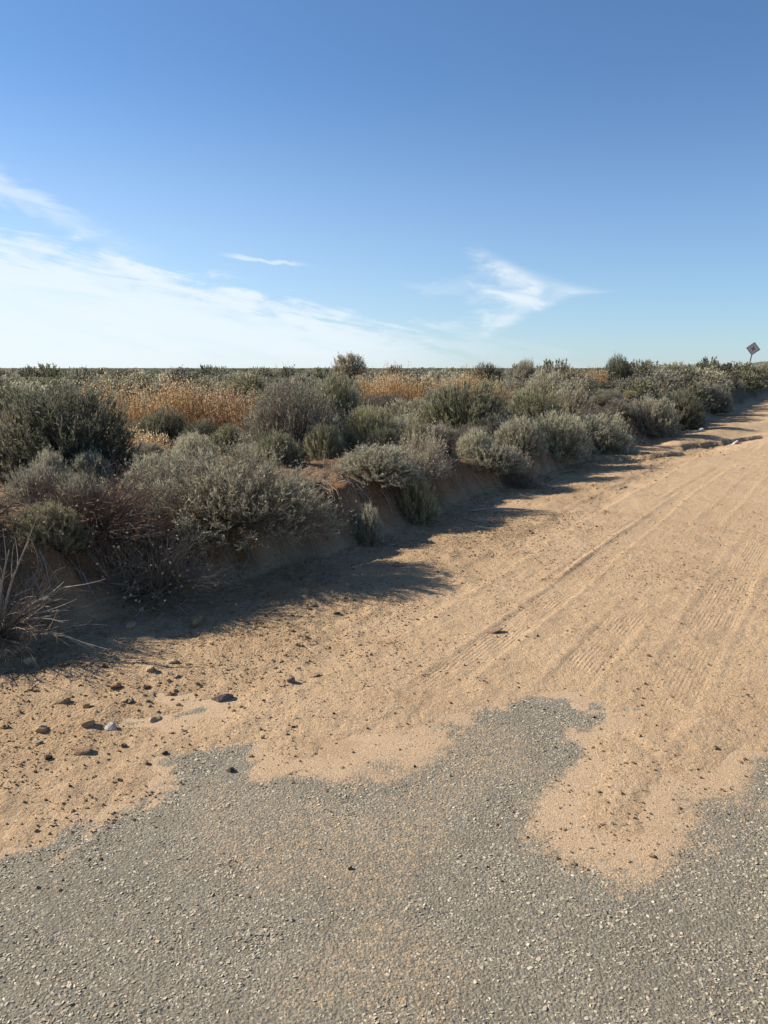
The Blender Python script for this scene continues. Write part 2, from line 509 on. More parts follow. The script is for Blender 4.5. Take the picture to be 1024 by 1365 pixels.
m_ground, nt = mat('sandy_ground')
P = nt.n('ShaderNodeTexCoord').outputs['Object']
soil = nt.attr('soil'); tread = nt.attr('tread'); tt = nt.attr('tcoord'); scoord = nt.attr('scoord')
big = nt.noise(P, 0.9, 5, 0.6)
med = nt.noise(P, 5.0, 5, 0.65)
fin = nt.noise(P, 60.0, 4, 0.7)
grain = nt.voro(P, 210.0)
gx, gy, gzz = nt.xyz(grain)
sand = sand_colour(nt, P)
shoulder = nt.attr('shoulder')
gritty = nt.mix(nt.ss(nt.noise(P, 22.0, 5, 0.7), 0.45, 0.7), (0.39, 0.275, 0.16), (0.265, 0.175, 0.10))
sand = nt.mix(nt.m('MULTIPLY', shoulder, 0.75), sand, gritty)
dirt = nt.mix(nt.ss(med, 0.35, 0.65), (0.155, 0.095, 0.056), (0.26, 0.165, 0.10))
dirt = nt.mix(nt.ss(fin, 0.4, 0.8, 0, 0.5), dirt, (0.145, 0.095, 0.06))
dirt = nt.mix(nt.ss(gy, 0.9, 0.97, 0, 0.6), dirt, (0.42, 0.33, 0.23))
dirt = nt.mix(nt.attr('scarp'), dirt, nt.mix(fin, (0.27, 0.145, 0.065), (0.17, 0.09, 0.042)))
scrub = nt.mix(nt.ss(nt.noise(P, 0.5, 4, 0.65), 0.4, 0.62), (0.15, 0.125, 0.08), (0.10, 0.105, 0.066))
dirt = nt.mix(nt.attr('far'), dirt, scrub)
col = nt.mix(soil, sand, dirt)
# relief: grain, small lumps, tyre tread
tr = nt.m('SINE', nt.m('MULTIPLY', nt.m('ADD', tt, nt.m('MULTIPLY', nt.noise(P, 1.5, 2), 0.03)), 6.2832 / 0.024))
tr2 = nt.m('SINE', nt.m('MULTIPLY', nt.m('ADD', scoord, nt.m('MULTIPLY', tt, 0.5)), 6.2832 / 0.05))
trd = nt.m('MULTIPLY', nt.m('ADD', tr, nt.m('MULTIPLY', tr2, 0.35)), nt.m('MULTIPLY', tread, nt.ss(nt.noise(P, 2.0, 4), 0.38, 0.62)))
lump = nt.noise(P, 26.0, 5, 0.72)
h = nt.m('ADD', nt.m('ADD', nt.m('MULTIPLY', lump, 0.016), nt.m('MULTIPLY', nt.noise(P, 11.0, 4, 0.65), 0.016)), nt.m('MULTIPLY', nt.noise(P, 150.0, 4, 0.75), 0.008))
h = nt.m('ADD', h, nt.m('MULTIPLY', nt.m('MULTIPLY', nt.voro(P, 75.0, 'F1', 'Distance'), nt.m('ADD', 0.3, shoulder)), 0.006))
h = nt.m('ADD', h, nt.m('MULTIPLY', nt.m('MULTIPLY', trd, nt.ss(nt.noise(P, 9.0, 4, 0.7), 0.35, 0.6, 0.2, 1.0)), 0.0019))
streak = nt.noise(nt.comb(nt.m('MULTIPLY', tt, 22.0), nt.m('MULTIPLY', scoord, 0.9), 0.0), 1.0, 4, 0.6)
onroad = nt.m('MULTIPLY', nt.ss(tt, 2.3, 2.9, 1.0, 0.0), nt.ss(scoord, 3.2, 5.0))
h = nt.m('ADD', h, nt.m('MULTIPLY', nt.m('MULTIPLY', streak, onroad), 0.007))
h = nt.m('ADD', h, nt.m('MULTIPLY', nt.m('MULTIPLY', nt.noise(P, 8.0, 6, 0.7), soil), 0.075))
finish(nt, col, 0.95, nt.bump(h, 1.0, 1.0), 0.1)

m_asph, nt = mat('worn_asphalt')
P = nt.n('ShaderNodeTexCoord').outputs['Object']
dust = nt.attr('dust')
c = nt.voro(P, 130.0)
c1, c2, c3 = nt.xyz(c)
base = nt.mix(c1, (0.168, 0.147, 0.107), (0.29, 0.256, 0.19))
base = nt.mix(nt.ss(nt.noise(P, 1.7, 4, 0.6), 0.4, 0.65, 0, 0.5), base, (0.172, 0.151, 0.111))
dn = nt.noise(P, 70.0, 4, 0.7)
mix_n = nt.m('ADD', nt.m('SUBTRACT', nt.noise(P, 130.0, 3, 0.8), 0.5), nt.m('MULTIPLY', nt.m('SUBTRACT', nt.noise(P, 38.0, 4, 0.7), 0.5), 0.8))
dm = nt.m('ADD', nt.m('MULTIPLY', dust, 1.15), nt.m('MULTIPLY', nt.m('MULTIPLY', mix_n, nt.ss(dust, 0.85, 1.0, 1.0, 0.25)), 2.4))
cov = nt.m('MULTIPLY', nt.ss(dm, 0.35, 0.75), nt.ss(dust, 0.0, 0.12))
base = nt.mix(cov, base, sand_colour(nt, P))
free_ = nt.ss(dust, 0.25, 0.8, 1.0, 0.0)
hh = nt.m('ADD', nt.m('MULTIPLY', nt.m('MULTIPLY', nt.voro(P, 110.0, 'F1', 'Distance'), free_), -0.005), nt.m('MULTIPLY', dn, 0.004))
hh = nt.m('ADD', hh, nt.m('MULTIPLY', nt.noise(P, 150.0, 4, 0.75), 0.006))
finish(nt, base, 0.85, nt.bump(hh, 1.0, 1.0), 0.3)

m_chip, nt = mat('stone_chippings')
rnd = nt.n('ShaderNodeObjectInfo').outputs['Random']
P = nt.n('ShaderNodeTexCoord').outputs['Object']
cc = nt.ramp(rnd, [(0.0, (0.17, 0.147, 0.107)), (0.3, (0.30, 0.264, 0.192)), (0.6, (0.39, 0.345, 0.255)), (0.84, (0.46, 0.408, 0.305)), (0.93, (0.40, 0.30, 0.185)), (1.0, (0.58, 0.53, 0.42))])
cd_ = nt.n('ShaderNodeAttribute', attribute_name='dust', attribute_type='INSTANCER').outputs['Fac']
r2_ = nt.m('FRACT', nt.m('MULTIPLY', rnd, 17.31))
cc = nt.mix(nt.ss(nt.m('ADD', cd_, nt.m('MULTIPLY', nt.m('SUBTRACT', r2_, 0.5), 0.6)), 0.3, 0.8, 0.0, 0.85), cc, (0.42, 0.30, 0.17))
finish(nt, cc, 0.75, None, 0.35)

m_clod, nt = mat('dirt_clods')
rnd = nt.n('ShaderNodeObjectInfo').outputs['Random']
P = nt.n('ShaderNodeTexCoord').outputs['Object']
cc = nt.ramp(rnd, [(0.0, (0.20, 0.13, 0.075)), (0.3, (0.36, 0.245, 0.14)), (0.8, (0.46, 0.33, 0.195)), (1.0, (0.54, 0.45, 0.33))])
cc = nt.mix(nt.ss(nt.noise(P, 3.0, 3), 0.4, 0.65, 0, 0.4), cc, (0.25, 0.16, 0.09))
finish(nt, cc, 0.95, nt.bump(nt.noise(P, 5.0, 4, 0.7), 0.6, 0.2), 0.1)

m_crumb, nt = mat('dark_crumbs')
rnd = nt.n('ShaderNodeObjectInfo').outputs['Random']
cc = nt.ramp(rnd, [(0.0, (0.035, 0.026, 0.02)), (0.5, (0.09, 0.06, 0.04)), (1.0, (0.20, 0.13, 0.08))])
finish(nt, cc, 0.95, None, 0.1)

# ------------------------------------------------------------------ the ground: one sheet, fine near the road, to the horizon
rr = [0.25, 0.6, 0.9, 1.1]
while rr[-1] < 12: rr.append(rr[-1] * 1.0075)
while rr[-1] < 22: rr.append(rr[-1] * 1.0045)
while rr[-1] < 34: rr.append(rr[-1] * 1.010)
while rr[-1] < 9000: rr.append(rr[-1] * 1.055)
rr = np.array(rr)
aa = np.concatenate([np.linspace(-180, -44, 60, endpoint=False), np.linspace(-44, 44, 700, endpoint=False), np.linspace(44, 180, 60, endpoint=False)])
aa = np.radians(aa)
RR, AA = np.meshgrid(rr, aa, indexing='ij')
gx_ = (RR * np.sin(AA)).ravel(); gy_ = (RR * np.cos(AA)).ravel()
gz_ = height(gx_, gy_)
na, nr = len(aa), len(rr)
gv = np.stack([gx_, gy_, gz_], 1)
gv = np.vstack([gv, [[0, 0, -0.02]]])
i0 = (np.arange(nr - 1)[:, None] * na + np.arange(na)[None, :]).ravel()
i1 = (np.arange(nr - 1)[:, None] * na + (np.arange(na)[None, :] + 1) % na).ravel()
quads = np.stack([i0, i0 + na, i1 + na, i1], 1)
fan = np.stack([np.full(na, len(gv) - 1), np.arange(na), (np.arange(na) + 1) % na], 1)
S_, T_ = road_st(gv[:, 0], gv[:, 1])
foot_ = bank_foot(S_)
rad_ = np.hypot(gv[:, 0], gv[:, 1])
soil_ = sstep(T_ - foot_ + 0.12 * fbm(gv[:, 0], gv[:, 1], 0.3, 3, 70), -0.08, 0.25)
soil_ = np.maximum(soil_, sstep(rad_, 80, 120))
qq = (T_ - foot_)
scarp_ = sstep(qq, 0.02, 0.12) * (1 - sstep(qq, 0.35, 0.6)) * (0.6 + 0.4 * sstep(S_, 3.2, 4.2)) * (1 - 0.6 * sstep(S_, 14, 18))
# red-brown faces where the far road is washed out into steps
lip_ = ((np.abs(gv[:, 1] - lipB(gv[:, 0])) < 0.16) & (gv[:, 0] > 6)) | ((np.abs(gv[:, 1] - lipA(gv[:, 0])) < 0.12) & (gv[:, 0] > 3.2) & (gv[:, 0] < 5.7))
shoulder_ = sstep(T_ + 0.25 * fbm(gv[:, 0], gv[:, 1], 0.6, 3, 71), 2.3, 2.75) * (1 - soil_) * (0.6 + 0.4 * sstep(fbm(gv[:, 0], gv[:, 1], 0.8, 3, 72), -0.3, 0.3))
_, tread_ = track_field(S_, T_, gv[:, 0], gv[:, 1])
tread_ = tread_ * sstep(rad_, 3.3, 4.3) * (1 - sstep(rad_, 14, 20))
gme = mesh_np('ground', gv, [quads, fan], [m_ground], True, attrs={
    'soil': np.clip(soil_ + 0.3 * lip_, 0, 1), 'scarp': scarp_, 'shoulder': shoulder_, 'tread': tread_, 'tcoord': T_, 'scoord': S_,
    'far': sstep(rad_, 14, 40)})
ground = tag(link('ground', gme), kind='structure')

# ------------------------------------------------------------------ the asphalt sheet with its stone chippings
ax = np.concatenate([np.arange(-4.4, -2.0, 0.1), np.arange(-2.0, 2.4, 0.014), np.arange(2.4, 5.4, 0.1)])
ay = np.concatenate([np.arange(-4.0, 1.3, 0.1), np.arange(1.3, 3.9, 0.014)])
AX, AY = np.meshgrid(ax, ay, indexing='ij')
fx_, fy_ = AX.ravel(), AY.ravel()
s_, t_ = road_st(fx_, fy_)
sdist = sand_dist(fx_, fy_)
edge = 3.02 + 0.06 * fbm(s_, s_ * 0, 0.5, 3, 80)
keep = (t_ < edge)
az_ = 0.0 + 0.0015 * fbm(fx_, fy_, 0.12, 2, 81)
dustv = dust_field(fx_, fy_)
ny_ = len(ay)
ii = (np.arange(len(ax) - 1)[:, None] * ny_ + np.arange(ny_ - 1)[None, :]).ravel()
aq = np.stack([ii, ii + ny_, ii + ny_ + 1, ii + 1], 1)
aq = aq[keep[aq].all(1)]
ame = mesh_np('asphalt_road', np.stack([fx_, fy_, az_], 1), aq, [m_asph], True, attrs={'dust': dustv})
asphalt = tag(link('asphalt_road', ame), kind='structure')


def stone_scatter(name, pts, size, material, squash=(1.0, 0.8, 0.55), flat=0.35, seed=1, subdiv=1, rough=0.5, dust=None):
    """countless loose bits of stone or dirt: one object, geometry nodes put a rough pebble on each point"""
    me = bpy.data.meshes.new(name)
    me.vertices.add(len(pts))
    me.vertices.foreach_set('co', np.asarray(pts, np.float32).ravel())
    a = me.attributes.new('size', 'FLOAT', 'POINT'); a.data.foreach_set('value', np.asarray(size, np.float32))
    rng = np.random.default_rng(seed)
    rot = np.stack([rng.normal(0, flat, len(pts)), rng.normal(0, flat, len(pts)), rng.uniform(0, 6.283, len(pts))], 1)
    a = me.attributes.new('turn', 'FLOAT_VECTOR', 'POINT'); a.data.foreach_set('vector', rot.astype(np.float32).ravel())
    sq = np.array(squash)[None, :] * rng.uniform(0.7, 1.35, (len(pts), 3)) * np.asarray(size)[:, None]
    a = me.attributes.new('scl', 'FLOAT_VECTOR', 'POINT'); a.data.foreach_set('vector', sq.astype(np.float32).ravel())
    if dust is not None:
        a = me.attributes.new('dust', 'FLOAT', 'POINT'); a.data.foreach_set('value', np.asarray(dust, np.float32))
    o = link(name, me)
    tree = bpy.data.node_groups.new(name, 'GeometryNodeTree')
    tree.interface.new_socket('Geometry', in_out='INPUT', socket_type='NodeSocketGeometry')
    tree.interface.new_socket('Geometry', in_out='OUTPUT', socket_type='NodeSocketGeometry')
    N, L = tree.nodes, tree.links
    gi = N.new('NodeGroupInput'); go = N.new('NodeGroupOutput')
    ico = N.new('GeometryNodeMeshIcoSphere'); ico.inputs['Radius'].default_value = 0.5; ico.inputs['Subdivisions'].default_value = subdiv
    sp = N.new('GeometryNodeSetPosition')
    wn = N.new('FunctionNodeRandomValue'); wn.data_type = 'FLOAT_VECTOR'
    wn.inputs[0].default_value = (-0.5 * rough,) * 3; wn.inputs[1].default_value = (0.5 * rough,) * 3
    wn.inputs['Seed'].default_value = seed
    sm = N.new('GeometryNodeSetMaterial'); sm.inputs['Material'].default_value = material
    iop = N.new('GeometryNodeInstanceOnPoints')
    L.new(ico.outputs['Mesh'], sp.inputs['Geometry']); L.new(wn.outputs[0], sp.inputs['Offset'])
    sh = N.new('GeometryNodeSetShadeSmooth'); sh.inputs['Shade Smooth'].default_value = False
    L.new(sp.outputs[0], sh.inputs[0]); L.new(sh.outputs[0], sm.inputs['Geometry'])
    L.new(sm.outputs[0], iop.inputs['Instance'])
    L.new(gi.outputs[0], iop.inputs['Points'])
    for nm, key in (('turn', 'Rotation'), ('scl', 'Scale')):
        na_ = N.new('GeometryNodeInputNamedAttribute'); na_.data_type = 'FLOAT_VECTOR'; na_.inputs['Name'].default_value = nm
        L.new(na_.outputs[0], iop.inputs[key])
    L.new(iop.outputs[0], go.inputs[0])
    md = o.modifiers.new('scatter', 'NODES'); md.node_group = tree
    me.materials.append(material)
    return tag(o, kind='stuff')


rng = np.random.default_rng(4)
# chippings bedded in the asphalt
n = 200000
px = rng.uniform(-2.6, 3.2, n); py = rng.uniform(1.0, 3.75, n)
d = sand_dist(px, py); s, t = road_st(px, py)
cdust = dust_field(px, py)
ok = (d < 0.05) & (t < 3.02) & (rng.random(n) < 0.95 - 0.93 * sstep(cdust, 0.1, 0.75))
px, py, cdust = px[ok], py[ok], cdust[ok]
sz = rng.lognormal(np.log(0.0058), 0.32, len(px)).clip(0.003, 0.0125)
stone_scatter('road_chippings', np.stack([px, py, -0.0006 - 0.0012 * cdust], 1), sz, m_chip, (1.15, 0.9, 0.46), 0.22, 3, dust=cdust)


def strew(n, xr, yr, dens, szmu, szsig, lo, hi, sink=0.1):
    x = rng.uniform(*xr, n); y = rng.uniform(*yr, n)
    s, t = road_st(x, y)
    k = rng.random(n) < dens(x, y, s, t)
    x, y = x[k], y[k]
    sz = rng.lognormal(np.log(szmu), szsig, len(x)).clip(lo, hi)
    z = height(x, y)
    d = (np.hypot(x, y) < 6) & (sand_dist(x, y) < 0)
    z = np.where(d, np.maximum(z, 0), z)
    return np.stack([x, y, z + sz * (0.20 - sink)], 1), sz


def dens_grit(x, y, s, t):
    on_sand = 0.35 + 0.65 * sstep(t, 1.6, 2.9)
    clump = sstep(fbm(x, y, 0.5, 4, 90), -0.35, 0.45)
    bare = np.where(np.hypot(x, y) < 6, sstep(sand_dist(x, y), -0.40, 0.02) ** 2, 1)
    return on_sand * (0.15 + 0.85 * clump) * (t < 4.6) * (t > -1.5) * (0.04 + 0.96 * bare)


p_, z_ = strew(130000, (-3.4, 4.6), (2.0, 8.5), dens_grit, 0.0062, 0.42, 0.003, 0.018)
stone_scatter('sand_grit', p_, z_, m_clod, (1.0, 0.85, 0.7), 0.5, 5)


def dens_clod(x, y, s, t):
    band = sstep(t, 2.0, 2.9) * (1 - sstep(t, 4.2, 5.0)) 
    clump = sstep(fbm(x, y, 0.6, 4, 92), -0.1, 0.45)
    rough = sstep(fbm(x, y, 1.2, 3, 93), 0.1, 0.5) * (t < 2.5) * (t > -1) * 0.03 + 0.5 * np.exp(-np.abs(y - lipA(x)) / 0.25) * (x > 3) * (x < 6.5)
    rough = rough + 0.35 * sstep(t, 4.0, 4.2) * (1 - sstep(t, 4.6, 5.4))
    bare = np.where(np.hypot(x, y) < 6, sstep(sand_dist(x, y), -0.05, 0.1), 1)
    return (band * (0.06 + 0.94 * clump) + rough) * bare


p_, z_ = strew(70000, (-3.2, 9), (2.2, 18), dens_clod, 0.0115, 0.50, 0.007, 0.05, 0.12)
stone_scatter('dirt_clods', p_, z_, m_clod, (1.1, 0.85, 0.62), 0.45, 8, 2, 0.34)


def dens_rubble(x, y, s, t):
    c = sstep(fbm(x, y, 0.9, 4, 95), -0.05, 0.5)
    g = np.exp(-((t - 3.75) / 0.35) ** 2) * (0.25 + 0.75 * sstep(s, 6, 9)) + 0.5 * np.exp(-np.abs(y - lipB(x)) / 0.3) * (x > 5.5) + 0.8 * np.exp(-np.abs(y - lipA(x)) / 0.2) * (x > 3) * (x < 6)
    return np.clip(g, 0, 1) * c * (t > 1.0)


p_, z_ = strew(36000, (-2.5, 12), (3.5, 24), dens_rubble, 0.024, 0.5, 0.012, 0.10, 0.06)
stone_scatter('gutter_rubble', p_, z_, m_clod, (1.15, 0.85, 0.7), 0.5, 18, 2, 0.34)


def dens_crumb(x, y, s, t):
    cl = sstep(fbm(x, y, 0.45, 4, 94), 0.12, 0.55)
    rut = np.exp(-((t - 1.80) / 0.07) ** 2) * (s > 4.5) * (s < 10.5) * 0.8 + 0.3 * np.exp(-((t - 2.5) / 0.15) ** 2)
    return 0.012 + 0.8 * cl ** 2 * (t > -1) * (t < 3.8) + rut


p_, z_ = strew(6000, (-3, 5), (1.6, 10), dens_crumb, 0.0085, 0.42, 0.004, 0.022, 0.05)
stone_scatter('dark_crumbs', p_, z_, m_crumb, (1.0, 0.9, 0.8), 0.5, 9)


# ------------------------------------------------------------------ stones one can tell apart
def ico_np(sub=2):
    import bmesh
    bm = bmesh.new()
    bmesh.ops.create_icosphere(bm, subdivisions=sub, radius=1.0)
    v = np.array([q.co[:] for q in bm.verts]); f = np.array([[q.index for q in p.verts] for p in bm.faces])
    bm.free()
    return v, f


ICO_V, ICO_F = ico_np(2)


def rock_mesh(name, dims, seed, m, angular=0.28):
    r = np.random.default_rng(seed)
    v = ICO_V.copy()
    for i in range(11):                       # cut flat facets
        nrm = r.normal(size=3); nrm /= np.linalg.norm(nrm)
        dcut = r.uniform(0.38, 0.8)
        over = np.maximum(v @ nrm - dcut, 0)
        v = v - over[:, None] * nrm[None, :] * 1.0
    v = v * (1 + angular * 0.4 * r.normal(size=(len(v), 1)).clip(-1, 1) * 0.5)
    v = v * np.array(dims)[None, :] * 0.60
    return mesh_np(name, v, ICO_F, [m], False)


def rock_mat(name, ca, cb):
    m, nt = mat(name)
    P = nt.n('ShaderNodeTexCoord').outputs['Object']
    c = nt.mix(nt.ss(nt.noise(P, 30, 5, 0.7), 0.35, 0.65), ca, cb)
    c = nt.mix(nt.ss(nt.noise(P, 160, 3, 0.7), 0.5, 0.75, 0, 0.6), c, (0.40, 0.28, 0.16))
    finish(nt, c, 0.9, nt.bump(nt.noise(P, 90, 4, 0.7), 0.8, 0.01), 0.15)
    return m


RM = {'tan': rock_mat('tan_rock', (0.46, 0.35, 0.22), (0.36, 0.25, 0.15)),
      'white': rock_mat('pale_rock', (0.58, 0.55, 0.50), (0.40, 0.37, 0.33)),
      'grey': rock_mat('grey_rock', (0.10, 0.085, 0.08), (0.19, 0.16, 0.15)),
      'brown': rock_mat('brown_clod', (0.27, 0.17, 0.10), (0.36, 0.24, 0.15)),
      'dark': rock_mat('black_clod', (0.035, 0.028, 0.022), (0.06, 0.045, 0.033))}
ROCKS = [  # x, y, (length, width, height), turn, material, name, label
    (-1.53, 3.22, (0.095, 0.055, 0.05), 0.3, 'tan', 'rock', 'pale tan stone leftmost along the edge of the asphalt strip'),
    (-1.34, 3.25, (0.065, 0.045, 0.045), 0.7, 'brown', 'rock', 'brown lump of dirt just left of the whitish stone'),
    (-1.22, 3.24, (0.065, 0.05, 0.045), 0.1, 'white', 'rock', 'whitish grey stone at the end of the narrow asphalt strip'),
    (-0.80, 3.56, (0.115, 0.07, 0.055), 0.25, 'grey', 'rock', 'dark grey stone, the biggest on the sandy shoulder'),
    (-1.26, 3.02, (0.085, 0.05, 0.034), 0.5, 'brown', 'rock', 'flat red-brown clod lying alone on the sand drift'),
    (-0.62, 2.88, (0.036, 0.030, 0.028), 0.0, 'dark', 'clod', 'small black clod sitting on the bare asphalt tongue'),
    (-0.92, 3.02, (0.032, 0.026, 0.022), 0.4, 'dark', 'clod', 'small black clod on the left rim of the bare asphalt tongue'),
    (-1.24, 3.88, (0.07, 0.055, 0.05), 0.0, 'tan', 'rock', 'tan lump at the edge of the bush shadow on the shoulder'),
    (-1.36, 3.69, (0.065, 0.05, 0.05), 1.0, 'brown', 'rock', 'dark brown lump below the tan one at the shadow edge'),
    (-1.16, 4.04, (0.075, 0.06, 0.04), 0.2, 'tan', 'rock', 'crumbling tan lump farthest up in the heap by the shadow edge'),
    (-1.41, 3.44, (0.045, 0.035, 0.035), 0.9, 'brown', 'rock', 'small round brown pebble above the row of stones by the asphalt'),
    (-1.55, 3.50, (0.085, 0.06, 0.035), 0.4, 'brown', 'rock', 'low brown clod heap left of the small round brown pebble'),
    (-1.06, 3.34, (0.06, 0.045, 0.035), 0.6, 'tan', 'rock', 'sandy crumb lump right of the whitish grey stone'),
    (-0.98, 3.38, (0.035, 0.03, 0.025), 0.2, 'tan', 'rock', 'little tan pebble beside the sandy crumb lump'),
    (-1.39, 2.96, (0.045, 0.032, 0.03), 1.2, 'dark', 'clod', 'dark pebble standing at the left end of the asphalt strip'),
    (-0.47, 3.72, (0.055, 0.042, 0.035), 0.8, 'grey', 'rock', 'purplish clod right of the biggest dark stone'),
    (-0.36, 3.80, (0.06, 0.045, 0.03), 0.3, 'brown', 'rock', 'broken brown clod farther right along the clod line'),
    (0.12, 6.12, (0.10, 0.07, 0.05), 0.2, 'brown', 'rock', 'dark clod inside the tip of the longest bush shadow'),
    (0.64, 4.50, (0.15, 0.08, 0.018), 0.15, 'brown', 'clod', 'flat dark scab of dirt alone on the sandy road'),
    (-0.31, 4.86, (0.05, 0.04, 0.03), 0.4, 'dark', 'clod', 'small dark clod on the sand below the longest shadow'),
    (-1.58, 4.62, (0.07, 0.055, 0.055), 0.4, 'tan', 'rock', 'pale stone in the shade at the foot of the cut bank'),
    (-1.62, 4.95, (0.05, 0.045, 0.05), 0.4, 'white', 'rock', 'small white pebble half way up the shaded bank slope'),
    (-1.95, 4.02, (0.08, 0.06, 0.05), 0.7, 'tan', 'rock', 'dull stone in shade at the frame edge by the dead bush'),
    (7.9, 19.3, (0.20, 0.15, 0.14), 0.2, 'white', 'rock', 'white rock in the wash beside the far road'),
    (7.75, 17.05, (0.22, 0.15, 0.13), 0.4, 'white', 'rock', 'white rock lying under the broken lip across the far road'),
    (7.45, 19.0, (0.16, 0.12, 0.11), 0.9, 'tan', 'rock', 'tan rock beside the white one in the far wash'),
]
for i, (x, y, dm, rz, mk, nm, lb) in enumerate(ROCKS):
    z = max(gz(x, y), 0.0 if np.hypot(x, y) < 3.2 else -9)
    o = link(nm, rock_mesh(nm, dm, 100 + i, RM[mk]), None, (x, y, z + dm[2] * 0.16), (0.1, -0.08, rz))
    tag(o, lb, 'stone' if nm == 'rock' else 'clod')

# ------------------------------------------------------------------ plants
def foliage_mat(name, dark, light, tip=None, transl=0.38, tint=0.25):
    m, nt = mat(name)
    lr = nt.attr('leaf')
    oi = nt.n('ShaderNodeObjectInfo').outputs['Random']
    c = nt.mix(lr, dark, light)
    if tip:
        c = nt.mix(nt.attr('tip'), c, tip)
    v = nt.ss(oi, 0.0, 1.0, 1.0 - tint, 1.0 + tint)
    c = nt.mix(1.0, c, nt.comb(v, v, nt.m('MULTIPLY', v, nt.ss(oi, 0, 1, 1.05, 0.92))), 'MULTIPLY')
    finish(nt, c, 0.75, None, 0.15, transl)
    return m


def wood_mat(name, a, b):
    m, nt = mat(name)
    P = nt.n('ShaderNodeTexCoord').outputs['Object']
    c = nt.mix(nt.noise(P, 30, 4, 0.7), a, b)
    finish(nt, c, 0.9, None, 0.1)
    return m


W_GREY = wood_mat('grey_twig', (0.155, 0.12, 0.086), (0.31, 0.25, 0.185))
W_DARK = wood_mat('dark_twig', (0.055, 0.044, 0.034), (0.13, 0.105, 0.08))
W_PALE = wood_mat('bleached_wood', (0.22, 0.185, 0.15), (0.40, 0.35, 0.29))
W_RUST = wood_mat('rust_stalk', (0.26, 0.14, 0.06), (0.44, 0.27, 0.13))
F = {'sage': foliage_mat('sage_leaves', (0.21, 0.20, 0.145), (0.43, 0.41, 0.31), (0.62, 0.59, 0.46)),
     'green': foliage_mat('green_leaves', (0.11, 0.112, 0.072), (0.26, 0.258, 0.168), (0.40, 0.38, 0.255)),
     'pale': foliage_mat('yellow_green_leaves', (0.20, 0.19, 0.10), (0.42, 0.40, 0.24), (0.54, 0.51, 0.33)),
     'grey': foliage_mat('grey_leaves', (0.10, 0.093, 0.078), (0.215, 0.20, 0.168), (0.31, 0.29, 0.235)),
     'big': foliage_mat('brush_leaves', (0.19, 0.175, 0.13), (0.41, 0.385, 0.275), (0.70, 0.66, 0.45)),
     'stalky': foliage_mat('straw_leaves', (0.19, 0.15, 0.095), (0.42, 0.335, 0.225), (0.66, 0.58, 0.43)),
     'twiggy': foliage_mat('twiggy_leaves', (0.19, 0.165, 0.125), (0.40, 0.355, 0.27), (0.64, 0.575, 0.45)),
     'rust': foliage_mat('rust_seed_heads', (0.40, 0.25, 0.12), (0.66, 0.47, 0.27), (0.86, 0.77, 0.58), 0.5),
     'litter': foliage_mat('dry_litter', (0.15, 0.10, 0.06), (0.48, 0.38, 0.26), None, 0.1)}


def tubes(paths, radii, sides=3):
    """paths (n,k,3), radii (n,k) -> verts, quads"""
    n, k, _ = paths.shape
    d = np.gradient(paths, axis=1)
    d /= np.linalg.norm(d, axis=2, keepdims=True) + 1e-9
    ref = np.zeros_like(d); ref[..., 0] = 1
    m = np.abs(d[..., 0]) > 0.9
    ref[m] = (0, 1, 0)
    a = np.cross(d, ref); a /= np.linalg.norm(a, axis=2, keepdims=True) + 1e-9
    b = np.cross(d, a)
    ang = np.arange(sides) * 2 * np.pi / sides
    ring = a[:, :, None, :] * np.cos(ang)[None, None, :, None] + b[:, :, None, :] * np.sin(ang)[None, None, :, None]
    v = paths[:, :, None, :] + ring * radii[:, :, None, None]
    idx = np.arange(n * k * sides).reshape(n, k, sides)
    nx = np.roll(idx, -1, axis=2)
    q = np.stack([idx[:, :-1], nx[:, :-1], nx[:, 1:], idx[:, 1:]], -1).reshape(-1, 4)
    return v.reshape(-1, 3), q


def unit(v):
    return v / (np.linalg.norm(v, axis=-1, keepdims=True) + 1e-9)


def bezier(p0, p1, p2, k):
    t = np.linspace(0, 1, k)[None, :, None]
    return (1 - t) ** 2 * p0[:, None] + 2 * t * (1 - t) * p1[:, None] + t ** 2 * p2[:, None]


